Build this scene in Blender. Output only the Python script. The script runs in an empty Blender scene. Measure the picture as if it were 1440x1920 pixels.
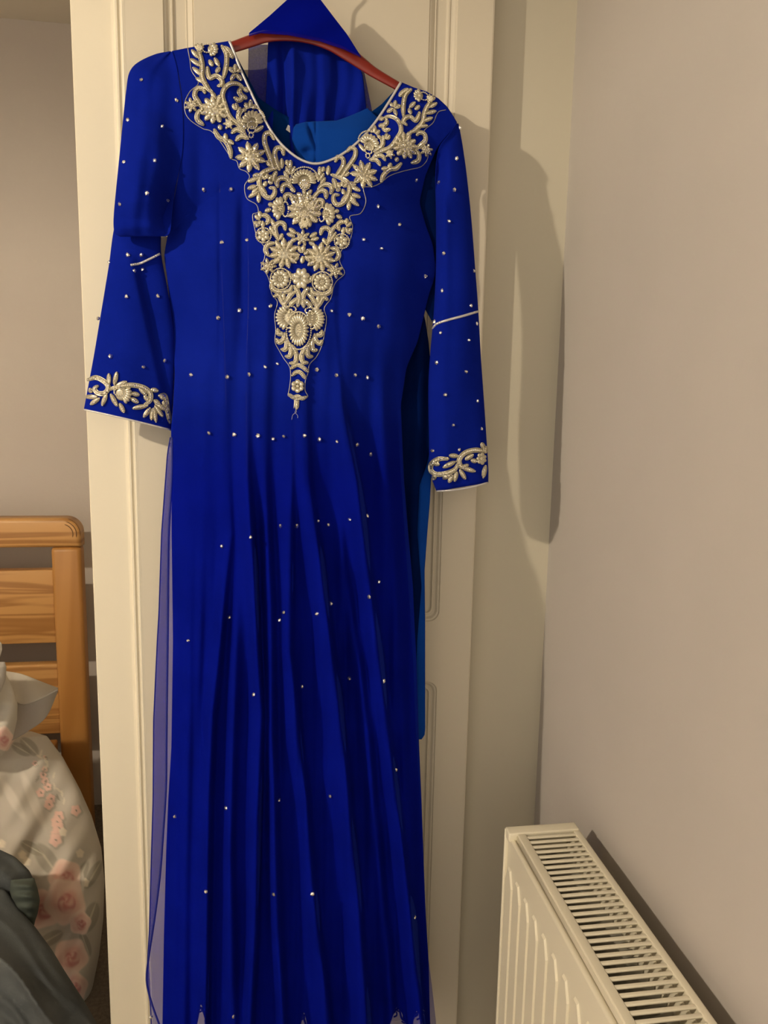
import bpy, bmesh, math, random
import numpy as np
from mathutils import Vector, Matrix
random.seed(7); rng = np.random.default_rng(7)
sc = bpy.context.scene
COL = sc.collection

# ---------------------------------------------------------------- camera
F = 1440.0
yaw, pitch, roll = [math.radians(a) for a in (8.8, 8.8, 1.1)]
CAM = np.array([0.0, -1.2, 1.35])
fw = np.array([math.sin(yaw)*math.cos(pitch), math.cos(yaw)*math.cos(pitch), -math.sin(pitch)])
r0 = np.cross(fw, [0, 0, 1]); r0 /= np.linalg.norm(r0); u0 = np.cross(r0, fw)
rt = r0*math.cos(roll)+u0*math.sin(roll); up = np.cross(rt, fw)
cd = bpy.data.cameras.new('camera'); cam = bpy.data.objects.new('camera', cd); COL.objects.link(cam)
m = Matrix.Identity(4)
for i in range(3):
    m[i][0] = rt[i]; m[i][1] = up[i]; m[i][2] = -fw[i]; m[i][3] = CAM[i]
cam.matrix_world = m
cd.sensor_fit = 'VERTICAL'; cd.sensor_height = 24.0; cd.lens = 24.0*F/1920.0
cd.clip_start = 0.02
sc.camera = cam

# ---------------------------------------------------------------- world, lamp, exposure
w = bpy.data.worlds.new('world'); sc.world = w; w.use_nodes = True
w.node_tree.nodes['Background'].inputs[0].default_value = (1.0, 0.88, 0.72, 1)
w.node_tree.nodes['Background'].inputs[1].default_value = 1.15
LAMP = (-1.55, -1.20, 2.09)
ld = bpy.data.lights.new('ceiling_bulb', 'POINT'); ld.energy = 92; ld.color = (1.0, 0.86, 0.66); ld.shadow_soft_size = 0.022
lo = bpy.data.objects.new('ceiling_bulb', ld); lo.location = LAMP; COL.objects.link(lo)
sc.view_settings.view_transform = 'Standard'; sc.view_settings.look = 'None'
sc.view_settings.gamma = 1.0; sc.view_settings.use_curve_mapping = False
sc.view_settings.exposure = 0.16

# ---------------------------------------------------------------- helpers
def U(x, y, Y):
    """photo pixel -> point on the vertical plane at depth Y (arrays welcome)"""
    x, y, Y = np.broadcast_arrays(np.asarray(x, float), np.asarray(y, float), np.asarray(Y, float))
    d = fw + (x[..., None]-720)*rt/F - (y[..., None]-960)*up/F
    t = (Y-CAM[1])/d[..., 1]
    return CAM + d*t[..., None]
def ss(a, b, x):
    t = np.clip((np.asarray(x, float)-a)/(b-a), 0, 1); return t*t*(3-2*t)
def s2l(*c):
    return tuple([(v/255/12.92 if v/255 <= .04045 else ((v/255+.055)/1.055)**2.4) for v in c])
def mat(name, col, rough=.6, metal=0, **k):
    M = bpy.data.materials.new(name); M.use_nodes = True
    b = M.node_tree.nodes['Principled BSDF']
    b.inputs['Base Color'].default_value = (*col, 1); b.inputs['Roughness'].default_value = rough; b.inputs['Metallic'].default_value = metal
    for a, v in k.items():
        b.inputs[a.replace('_', ' ')].default_value = v
    return M
def nodes(M): return M.node_tree.nodes, M.node_tree.links, M.node_tree.nodes['Principled BSDF']
def noise_col(M, c1, c2, scale=(5, 5, 5), detail=4, bump=0, bscale=80, dist=.001, lo_=.3, hi=.7):
    n, l, b = nodes(M)
    tc = n.new('ShaderNodeTexCoord'); mp = n.new('ShaderNodeMapping'); mp.inputs['Scale'].default_value = scale
    nz = n.new('ShaderNodeTexNoise'); nz.inputs['Detail'].default_value = detail; nz.inputs['Scale'].default_value = 1
    cr = n.new('ShaderNodeValToRGB'); cr.color_ramp.elements[0].color = (*c1, 1); cr.color_ramp.elements[1].color = (*c2, 1)
    cr.color_ramp.elements[0].position = lo_; cr.color_ramp.elements[1].position = hi
    l.new(tc.outputs['Object'], mp.inputs[0]); l.new(mp.outputs[0], nz.inputs['Vector']); l.new(nz.outputs[0], cr.inputs[0]); l.new(cr.outputs[0], b.inputs['Base Color'])
    if bump:
        n2 = n.new('ShaderNodeTexNoise'); n2.inputs['Scale'].default_value = bscale; n2.inputs['Detail'].default_value = 3
        bp = n.new('ShaderNodeBump'); bp.inputs['Strength'].default_value = bump; bp.inputs['Distance'].default_value = dist
        l.new(tc.outputs['Object'], n2.inputs['Vector']); l.new(n2.outputs[0], bp.inputs['Height']); l.new(bp.outputs[0], b.inputs['Normal'])
    return M
def mesh(name, v, f, M, parent=None, smooth=True, kind=None):
    me = bpy.data.meshes.new(name); me.from_pydata([tuple(map(float, p)) for p in v], [], [tuple(map(int, q)) for q in f]); me.update()
    if smooth: me.polygons.foreach_set('use_smooth', [True]*len(me.polygons))
    o = bpy.data.objects.new(name, me); COL.objects.link(o)
    if M: me.materials.append(M)
    if parent: o.parent = parent; o.matrix_parent_inverse = parent.matrix_basis.inverted()
    if kind: o['kind'] = kind
    return o
def empty(name, loc, label=None, cat=None, kind=None, group=None):
    o = bpy.data.objects.new(name, None); o.location = tuple(loc); o.empty_display_size = .05; COL.objects.link(o)
    if label: o['label'] = label; o['category'] = cat
    if kind: o['kind'] = kind
    if group: o['group'] = group
    return o
def tag(o, label, cat): o['label'] = label; o['category'] = cat; return o
class MB:
    def __init__(s): s.v = []; s.f = []; s.n = 0
    def add(s, v, f):
        v = np.asarray(v, float).reshape(-1, 3); s.v.append(v); s.f += [tuple(i+s.n for i in q) for q in f]; s.n += len(v)
    def box(s, x0, x1, y0, y1, z0, z1, bev=0):
        bm = bmesh.new(); bmesh.ops.create_cube(bm, size=1)
        for q in bm.verts: q.co = Vector(((x0+x1)/2+q.co.x*(x1-x0), (y0+y1)/2+q.co.y*(y1-y0), (z0+z1)/2+q.co.z*(z1-z0)))
        if bev: bmesh.ops.bevel(bm, geom=bm.edges[:], offset=bev, segments=2, profile=.6, affect='EDGES')
        s.bm(bm)
    def bm(s, bm):
        bm.verts.index_update(); s.add([q.co[:] for q in bm.verts], [[q.index for q in g.verts] for g in bm.faces]); bm.free()
    def verts(s): return np.concatenate(s.v)
    def build(s, name, M, parent=None, smooth=False, kind=None): return mesh(name, s.verts(), s.f, M, parent, smooth, kind)
def grid_faces(nr, nc, off=0, wrap=False):
    f = []
    for i in range(nr-1):
        for j in range(nc-1+(1 if wrap else 0)):
            a = i*nc+j; b = i*nc+(j+1) % nc
            f.append((off+a, off+b, off+b+nc, off+a+nc))
    return f
def sheet(name, P, M, parent=None, kind=None, thick=0):
    nr, nc, _ = P.shape
    o = mesh(name, P.reshape(-1, 3), grid_faces(nr, nc), M, parent, True, kind)
    if thick:
        md = o.modifiers.new('thickness', 'SOLIDIFY'); md.thickness = thick; md.offset = 0
    return o
def tube_pts(pts, r, k=8, closed=False, cap=True):
    pts = np.asarray(pts, float); n = len(pts)
    tg = np.gradient(pts, axis=0) if not closed else (np.roll(pts, -1, 0)-np.roll(pts, 1, 0))
    tg /= np.linalg.norm(tg, axis=1)[:, None]+1e-12
    ref = np.array([0, 1.0, 0]); v = []
    r = np.broadcast_to(np.asarray(r, float), (n,))
    for i in range(n):
        a = np.cross(tg[i], ref)
        if np.linalg.norm(a) < 1e-3: a = np.array([1.0, 0, 0])
        a /= np.linalg.norm(a); b = np.cross(tg[i], a)
        for j in range(k):
            th = 2*math.pi*j/k; v.append(pts[i]+r[i]*(a*math.cos(th)+b*math.sin(th)))
    f = grid_faces(n, k, wrap=True)
    if closed: f += [((n-1)*k+j, (n-1)*k+(j+1) % k, (j+1) % k, j) for j in range(k)]
    elif cap: f += [tuple(range(k))[::-1], tuple((n-1)*k+j for j in range(k))]
    return np.array(v), f
def smooth_poly(P, n=40):
    P = np.asarray(P, float); k = len(P); d = np.r_[0, np.cumsum(np.linalg.norm(np.diff(P[:, :2], axis=0), axis=1)+1e-9)]
    t = np.linspace(0, d[-1], n); out = []
    for tt in t:
        i = min(max(np.searchsorted(d, tt, 'right')-1, 0), k-2); h = d[i+1]-d[i]; a = (tt-d[i])/h
        p0 = P[max(i-1, 0)]; p1 = P[i]; p2 = P[i+1]; p3 = P[min(i+2, k-1)]
        m1 = (p2-p0)/(d[i+1]-d[max(i-1, 0)])*h; m2 = (p3-p1)/(d[min(i+2, k-1)]-d[i])*h
        out.append((2*a**3-3*a*a+1)*p1+(a**3-2*a*a+a)*m1+(-2*a**3+3*a*a)*p2+(a**3-a*a)*m2)
    return np.array(out)
def I(tab):
    t = np.array(tab, float); return lambda v: np.interp(v, t[:, 0], t[:, 1])
def sI(tab, win=14):
    f = I(tab)
    return lambda v: sum(f(np.asarray(v, float)+d) for d in (-win, -win/2, 0, win/2, win))/5

# ---------------------------------------------------------------- materials
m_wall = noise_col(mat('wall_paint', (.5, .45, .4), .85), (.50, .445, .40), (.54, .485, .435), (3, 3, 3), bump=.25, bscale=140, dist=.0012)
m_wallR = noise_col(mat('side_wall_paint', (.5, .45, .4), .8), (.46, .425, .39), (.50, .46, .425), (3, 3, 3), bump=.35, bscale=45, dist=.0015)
m_ceil = noise_col(mat('ceiling_paint', (.6, .6, .5), .9), (.62, .57, .48), (.66, .61, .52), (2, 2, 2))
m_trim = noise_col(mat('cream_gloss', (.8, .7, .5), .42), (.735, .67, .53), (.76, .695, .555), (4, 4, 1.5), bump=.12, bscale=60, dist=.0006)
m_door = noise_col(mat('door_paint', (.8, .7, .5), .5), (.64, .575, .455), (.665, .60, .48), (4, 4, 1.5), bump=.12, bscale=60, dist=.0006)
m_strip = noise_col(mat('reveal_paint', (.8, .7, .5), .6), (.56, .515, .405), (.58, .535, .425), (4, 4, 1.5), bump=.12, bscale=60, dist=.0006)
m_floor = noise_col(mat('carpet', (.2, .15, .1), .95), (.12, .095, .07), (.2, .16, .12), (120, 120, 120), bump=.6, bscale=400, dist=.004)
m_rad = mat('radiator_enamel', (.76, .70, .55), .35)
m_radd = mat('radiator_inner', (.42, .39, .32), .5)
m_red = noise_col(mat('hanger_red', (.3, .03, .02), .32), (.17, .014, .008), (.21, .018, .010), (20, 20, 20))
m_chrome = mat('hook_metal', (.6, .58, .55), .25, 1)
m_steel = mat('pendant_enamel', (.5, .48, .42), .4)
def wood(name, sc3, c1=(.36, .165, .045), c2=(.56, .30, .10)):
    M = mat(name, c1, .42); n, l, b = nodes(M)
    tc = n.new('ShaderNodeTexCoord'); mp = n.new('ShaderNodeMapping'); mp.inputs['Scale'].default_value = sc3
    nz = n.new('ShaderNodeTexNoise'); nz.inputs['Scale'].default_value = 1; nz.inputs['Detail'].default_value = 2; nz.inputs['Distortion'].default_value = .6
    ma = n.new('ShaderNodeMath'); ma.operation = 'MULTIPLY'; ma.inputs[1].default_value = 34
    sn = n.new('ShaderNodeMath'); sn.operation = 'SINE'
    mr = n.new('ShaderNodeMapRange'); mr.inputs[1].default_value = -1
    cr = n.new('ShaderNodeValToRGB'); cr.color_ramp.elements[0].color = (*c1, 1); cr.color_ramp.elements[1].color = (*c2, 1)
    cr.color_ramp.elements[0].position = .0; cr.color_ramp.elements[1].position = .75
    l.new(tc.outputs['Object'], mp.inputs[0]); l.new(mp.outputs[0], nz.inputs['Vector']); l.new(nz.outputs[0], ma.inputs[0]); l.new(ma.outputs[0], sn.inputs[0])
    l.new(sn.outputs[0], mr.inputs[0]); l.new(mr.outputs[0], cr.inputs[0]); l.new(cr.outputs[0], b.inputs['Base Color'])
    return M
m_woodH = wood('pine_horizontal', (1.3, 1.2, 17))
m_woodV = wood('pine_upright', (6, 1.2, .7), (.40, .18, .042), (.47, .225, .06))
def fabric(name, c1, c2, rough=.75, sheen=.25, tint=(.2, .3, 1), weave=900):
    M = mat(name, c1, rough); n, l, b = nodes(M)
    noise_col(M, c1, c2, (14, 14, 14), 3)
    b.inputs['Sheen Weight'].default_value = sheen; b.inputs['Sheen Roughness'].default_value = .5; b.inputs['Sheen Tint'].default_value = (*tint, 1)
    b.inputs['Specular IOR Level'].default_value = 0
    nz = n.new('ShaderNodeTexNoise'); nz.inputs['Scale'].default_value = weave; tc = n.new('ShaderNodeTexCoord'); bp = n.new('ShaderNodeBump')
    bp.inputs['Strength'].default_value = .3; bp.inputs['Distance'].default_value = .0006
    l.new(tc.outputs['Object'], nz.inputs['Vector']); l.new(nz.outputs[0], bp.inputs['Height']); l.new(bp.outputs[0], b.inputs['Normal'])
    return M
m_blue = fabric('royal_blue_net_over_satin', (.003, .0105, .21), (.004, .013, .25), .8, .05)
m_under = fabric('shaded_blue_lining', (.001, .006, .05), (.0015, .009, .07), .85, 0)  # lining blue, darkened so its colour carries the bodice's shade
m_teal = fabric('teal_blue_lining', (.001, .018, .10), (.0015, .024, .13), .7, 0)
m_satin = fabric('bright_blue_satin', (.004, .041, .26), (.005, .048, .30), .5, .1, (.2, .5, 1))
def net(name, col, alpha):
    M = fabric(name, col, tuple(c*1.2 for c in col), .9, 0); n, l, b = nodes(M)
    tr = n.new('ShaderNodeBsdfTransparent'); mx = n.new('ShaderNodeMixShader'); out = n['Material Output']
    nz = n.new('ShaderNodeTexNoise'); nz.inputs['Scale'].default_value = 500
    mr = n.new('ShaderNodeMapRange'); mr.inputs[1].default_value = .35; mr.inputs[2].default_value = .65; mr.inputs[3].default_value = alpha-.04; mr.inputs[4].default_value = alpha+.04
    tc = n.new('ShaderNodeTexCoord'); l.new(tc.outputs['Object'], nz.inputs['Vector']); l.new(nz.outputs[0], mr.inputs[0]); l.new(mr.outputs[0], mx.inputs[0])
    l.new(tr.outputs[0], mx.inputs[1]); l.new(b.outputs[0], mx.inputs[2]); l.new(mx.outputs[0], out.inputs[0])
    return M
m_net = net('sheer_blue_net', (.002, .0055, .24), .55)
def gathered(M, z0, z1, alpha):
    n, l, b = nodes(M); mx = [q for q in n if q.type == 'MIX_SHADER'][0]; tc = n.new('ShaderNodeTexCoord'); sp = n.new('ShaderNodeSeparateXYZ'); mr = n.new('ShaderNodeMapRange')
    mr.interpolation_type = 'SMOOTHSTEP'; mr.inputs[1].default_value = z0; mr.inputs[2].default_value = z1; mr.inputs[3].default_value = alpha; mr.inputs[4].default_value = 0
    l.new(tc.outputs['Object'], sp.inputs[0]); l.new(sp.outputs[2], mr.inputs[0]); l.new(mr.outputs[0], mx.inputs[0]); return M
m_skirtnet = gathered(net('skirt_net', (.002, .0055, .24), .6), 1.20, 1.375, .6)
m_pipe = mat('silver_piping', (.62, .60, .60), .4, .35)
m_bead = mat('champagne_bead', (.84, .78, .62), .22, .5)
m_rim = mat('antique_silver_cord', (.47, .43, .33), .34, .6)
m_pearl = mat('champagne_pearl', (.60, .555, .43), .26, .5)
m_cryst = mat('crystal', (.95, .93, .90), .06, .9)
m_thread = mat('silver_thread', (.38, .36, .36), .45, .6)
m_cloth_in = mat('grey_pillow_lining', (.42, .385, .35), .9)
m_white = mat('white_cotton', (.75, .72, .68), .9)
m_lace = mat('blue_lace', (.004, .010, .16), .7)

# ---------------------------------------------------------------- room
def S(name, boxes, M, bev=0):
    b = MB()
    for q in boxes: b.box(*q, bev)
    o = b.build(name, M); o['kind'] = 'structure'; return o
XW = .48; YB = 1.25; ZC = float(U(64, 39, 1.25)[2])
S('floor', [(-2.6, XW+.1, -2.4, YB+.1, -.05, 0)], m_floor)
S('ceiling', [(-2.6, XW+.1, -2.4, YB+.1, ZC, ZC+.05)], m_ceil)
S('wall_back', [(-2.6, XW+.1, YB, YB+.1, 0, ZC)], m_wall)
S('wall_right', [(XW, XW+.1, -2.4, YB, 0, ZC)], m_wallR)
S('wall_left', [(-2.7, -2.6, -2.4, YB+.1, 0, ZC)], m_wall)
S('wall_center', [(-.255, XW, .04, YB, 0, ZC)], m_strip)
S('baseboard_right', [(XW-.015, XW, -2.4, .04, 0, .1)], m_trim, .003)
# door leaf : two cells, each with a rounded moulded panel
XA0 = -.266; XA1 = -.193; XD0 = -.193; XD1 = .338; ZT = 2.06
dl = empty('door_1', ((XD0+XD1)/2, .02, 0), kind='structure')
PX0 = float(U(305, 10, 0)[0]); PX1 = .2815
def rrect(x0, x1, z0, z1, r, k=6):
    P = []
    for cx, cz, a0 in ((x1-r, z1-r, 0), (x0+r, z1-r, 90), (x0+r, z0+r, 180), (x1-r, z0+r, 270)):
        for i in range(k+1):
            a = math.radians(a0+90*i/k); P.append((cx+r*math.cos(a), cz+r*math.sin(a)))
    return P
prof = [(0, 0), (.0012, .0022), (.0035, .0028), (.0065, .0058), (.0095, .0068), (.0105, .0052), (.0125, .0052), (.0140, .0082), (.0155, .0090),
        (.030, .0090), (.0312, .0066), (.033, .0072), (.037, .0040), (.040, .0022), (.0415, .0030), (.0425, .0008)]
zmid0 = float(U(815, 1165, 0)[2]); zmid1 = float(U(812, 1278, 0)[2]); zm = (zmid0+zmid1)/2
leaf = MB()
cells = [(zm, ZT, zmid0, ZT-.03), (.01, zm, .2, zmid1)]
for c0, c1, p0, p1 in cells:
    rings = []
    R = .017
    for d, h in prof:
        rings.append([(x, h, z) for x, z in rrect(PX0+d, PX1-d, p0+d, p1-d, max(R-d*.55, .003))])
    outer = []
    for i, (x, _, z) in enumerate(rings[0]):
        q = i//7
        outer.append(((XD1-.003 if q in (0, 3) else XD0+.001), 0, (c1 if q in (0, 1) else c0)))
    # stretch the stile mesh: end points of each arc go straight across
    for q in range(4):
        a, b_ = q*7, q*7+6
        for i in (a, b_):
            x, _, z = rings[0][i]
        outer[a] = (outer[a][0], 0, rings[0][a][2]) if q in (0, 2) else (rings[0][a][0], 0, outer[a][2])
        outer[b_] = (rings[0][b_][0], 0, outer[b_][2]) if q in (0, 2) else (outer[b_][0], 0, rings[0][b_][2])
    V = outer+[p for r_ in rings for p in r_]
    leaf.add(V, [tuple(q[::-1]) for q in grid_faces(len(rings)+1, 28, wrap=True)])
    pf = MB(); n0 = len(rings[-1])
    pf.add([(x, y, z) for x, y, z in rings[-1]]+[(x, y+.001, z) for x, y, z in rings[-1]], [tuple(range(n0)), ]+[(j, (j+1) % n0, n0+(j+1) % n0, n0+j) for j in range(n0)])
    pf.build('raised_panel', m_door, dl)
# edges of leaf
leaf.box(XD0+.001, XD1-.003, .010, .036, .01, ZT)
ed = [(XD1-.003, 0), (XD1-.0008, .0008), (XD1, .003), (XD1, .036)]
leaf.add([(x, y, z) for x, y in ed for z in (.01, ZT)], [(2*i, 2*i+1, 2*i+3, 2*i+2) for i in range(3)])
leaf.add([(XD0, 0, .01), (XD1, 0, .01), (XD1, .036, .01), (XD0, .036, .01), (XD0, 0, ZT), (XD1-.003, 0, ZT), (XD1, .036, ZT), (XD0, .036, ZT)], [(4, 5, 6, 7), (0, 3, 2, 1)])
leaf.build('leaf', m_door, dl)
# architrave left of the leaf
ap = [(XA0, .03), (XA0, .013), (XA0+.002, .010), (XA1-.0185, .009), (XA1-.015, .0085), (XA1-.0115, .002), (XA1-.009, .0018), (XA1-.0075, .0045), (XA1-.0060, .0045), (XA1-.0035, .0002), (XA1-.0015, -.0004), (XA1, 0), (XA1+.0012, .0), (XA1+.0012, .03)]
ar = MB(); n_ = len(ap)
ar.add([(x, y, z) for z in (0, 2.25) for x, y in ap], [(i, i+1, n_+i+1, n_+i) for i in range(n_-1)]+[tuple(range(n_)), tuple(range(n_, 2*n_))])
o = ar.build('trim_1', m_trim); o['kind'] = 'structure'
S('trim_2', [(XD0, XD1, -.01, .036, ZT+.02, 2.25)], m_trim, .003)

# pendant lamp giving the light (hangs left of the camera)
pl = empty('pendant_lamp', (LAMP[0], LAMP[1], ZC), 'domed enamel pendant lamp hanging from the ceiling', 'lamp')
pr = [(.02, ZC-.08), (.05, ZC-.085), (.11, ZC-.11), (.155, ZC-.16), (.175, LAMP[2]-.006)]
V = []; K = 32
for r_, z in pr:
    for j in range(K): V.append((LAMP[0]+r_*math.cos(2*math.pi*j/K), LAMP[1]+r_*math.sin(2*math.pi*j/K), z))
o = mesh('shade', V, grid_faces(len(pr), K, wrap=True)+[tuple(range(K))], m_steel, pl)
v, f = tube_pts([(LAMP[0], LAMP[1], ZC), (LAMP[0], LAMP[1], ZC-.04), (LAMP[0], LAMP[1], ZC-.08)], .006); mesh('cord', v, f, m_white, pl)

# ---------------------------------------------------------------- radiator
RX0, RX1, RY, RZ = .337, .443, -.214, .736; RYN = -1.12; RB = .14
ra = empty('radiator', ((RX0+RX1)/2, (RY+RYN)/2, RB), 'cream steel panel radiator with slotted top grille below the right wall', 'radiator')
b = MB(); b.box(RX0, RX1, RY-.006, RY, RB+.02, RZ-.002, .002); b.box(RX0+.001, RX1, RY-.020, RY-.001, RZ-.014, RZ, .0022); b.build('end_cap', m_rad, ra, True)
# front panel with pressed flutes
fp = MB(); fp.box(RX0+.004, RX0+.012, RYN, RY-.006, RB, RZ-.010, .0035)
fp.build('front_panel', m_rad, ra, True)
fl = MB(); pit = .0345; k = 0
y = RY-.022
while y > RYN+.03:
    z1, z0 = RZ-.052, RB+.05; wt = .0150; x = RX0+.0045; xo = RX0+.0016
    pts = [(y-wt, z0+.02), (y-wt*.35, z0), (y+wt*.35, z0), (y+wt, z0+.02), (y+wt, z1-.022), (y+wt*.35, z1), (y-wt*.35, z1), (y-wt, z1-.022)]
    inn = [(y+(a-y)*.86, zz+(.003 if zz < (z0+z1)/2 else -.003)) for a, zz in pts]
    V = [(x, a, zz) for a, zz in pts]+[(xo, a, zz) for a, zz in inn]
    fl.add(V, [(i, (i+1) % 8, 8+(i+1) % 8, 8+i) for i in range(8)]+[tuple(range(8, 16))])
    y -= pit
fl.build('flutes', m_rad, ra, False)
b = MB(); b.box(RX1-.012, RX1-.004, RYN, RY-.006, RB, RZ-.016, .003); b.build('back_panel', m_rad, ra, True)
fz = MB(); y = RY-.012; V = []; i = 0
for xx, s_, zt_ in ((RX0+.016, 1, RZ-.16), (RX1-.014, -1, RZ-.035)):
    V = []; y = RY-.01; i = 0
    while y > RYN:
        V += [(xx+(0 if i % 2 else s_*.030), y, RB+.04), (xx+(0 if i % 2 else s_*.030), y, zt_)]; y -= .0058 if i % 2 else .0075; i += 1
    fz.add(V, [(2*j, 2*j+1, 2*j+3, 2*j+2) for j in range(len(V)//2-1)])
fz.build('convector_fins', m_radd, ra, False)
gr = MB()
GX0, GX1 = RX0+.013, RX1
gr.box(GX0, GX0+.012, RYN, RY-.021, RZ-.010, RZ-.001, .0015); gr.box(GX1-.010, GX1, RYN, RY-.021, RZ-.016, RZ-.001, .002)
gr.box(GX0-.0008, GX0+.002, RYN, RY-.021, RZ-.2, RZ-.004)
g = gr.build('grille_frame', m_rad, ra, True)
sb = MB(); sb.box(GX0+.011, GX1-.009, -.0027, .0027, -.0026, 0, .0011)
s0 = None; y = RY-.0285; pit = .0116
while y > RYN+.01:
    if s0 is None:
        s0 = sb.build('slat', m_rad, g, True); o = s0
    else:
        o = s0.copy(); COL.objects.link(o); o.parent = g
    o.location = (0, y, RZ-.0015); y -= pit
for y_ in (-.40, -.95): br = MB(); br.box(RX1-.004, XW, y_, y_+.03, RZ-.2, RZ-.12); br.build('wall_bracket', m_rad, ra)

# ---------------------------------------------------------------- bed
BY = 1.05
def bx(px, py, Y=BY): return U(px, py, Y)
hx1 = float(bx(152, 1010)[0]); hx0 = float(bx(97, 1040)[0]); zt = float(bx(60, 971)[2]); zr = float(bx(60, 1026)[2])
zs1, zs0 = float(bx(60, 1069)[2]), float(bx(60, 1207)[2]); zu1, zu0 = float(bx(60, 1247)[2]), float(bx(60, 1378)[2])
bed = empty('bed', (-1.3, .1, 0), 'pine bed with slatted headboard beside the cupboard', 'bed')
def slab(name, x0, x1, z0, z1, M, y0=BY, y1=BY+.035, bev=.005):
    b = MB(); b.box(x0, x1, y0, y1, z0, z1, bev); return b.build(name, M, bed, True)
# post + rounded corner top rail
rR = .045
pts = [(-2.05, zr), (hx0, zr), (hx0, zr+.0001), (hx1, zr)]
arc = [(hx1-rR+rR*math.cos(math.radians(a)), zt-rR+rR*math.sin(math.radians(a))) for a in range(0, 91, 10)]
poly = [(-2.05, zr), (hx1, zr)]+arc+[(-2.05, zt)]
def extrude(poly, y0, y1, bev=.006):
    bm = bmesh.new(); vs = [bm.verts.new((x, y0, z)) for x, z in poly]; bm.faces.new(vs)
    r_ = bmesh.ops.extrude_face_region(bm, geom=bm.faces[:]); bmesh.ops.translate(bm, vec=(0, y1-y0, 0), verts=[q for q in r_['geom'] if isinstance(q, bmesh.types.BMVert)])
    bmesh.ops.recalc_face_normals(bm, faces=bm.faces[:])
    ee = [e for e in bm.edges if abs(e.verts[0].co.y-e.verts[1].co.y) < 1e-6 and abs(e.verts[0].co.y-y0) < 1e-6]
    bmesh.ops.bevel(bm, geom=ee, offset=bev, segments=3, profile=.5, affect='EDGES'); return bm
b = MB(); b.bm(extrude(poly, BY-.012, BY+.04, .012)); tr = b.build('top_rail', m_woodH, bed, True)
for kk in range(3):   # finger joint lines on the rounded corner
    rr = rR+.0004-kk*.0085
    p = [(hx1-rR+rr*math.cos(math.radians(a))-.001*kk, BY-.0125+(.003 if kk == 0 else 0), zt-rR+rr*math.sin(math.radians(a))) for a in range(-8-6*kk, 76+4*kk, 8)]
    v, f = tube_pts(p, [.0003]+[.0011]*(len(p)-2)+[.0003], 6); mesh('finger_joint', v, f, mat('joint_brown', (.16, .07, .02), .6), tr)
b = MB(); b.box(hx0, hx1, BY-.012, BY+.04, 0, zr, .012); b.build('post', m_woodV, bed, True)
slab('headboard_slat', -2.0, hx0+.002, zs0, zs1, m_woodH); slab('headboard_slat', -2.0, hx0+.002, zu0, zu1, m_woodH)
b = MB(); b.box(-2.05, -2.0, BY-.012, BY+.04, 0, zt-.01, .01); b.build('post', m_woodV, bed, True)
slab('side_rail', hx0-.028, hx0-.005, .2, .33, m_woodH, -.85, BY-.01)
b = MB(); b.box(-2.0, hx0-.09, -.85, BY-.02, .2, .36, .04); b.build('mattress', m_white, bed, True)
b = MB(); b.box(hx0-.03, hx0+.02, -.9, -.85, 0, .4, .006); b.box(-2.05, -2.0, -.9, -.85, 0, .4, .006); b.box(-2.0, hx0-.03, -.9, -.87, .2, .4, .006); b.build('footboard', m_woodH, bed, True)

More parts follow.
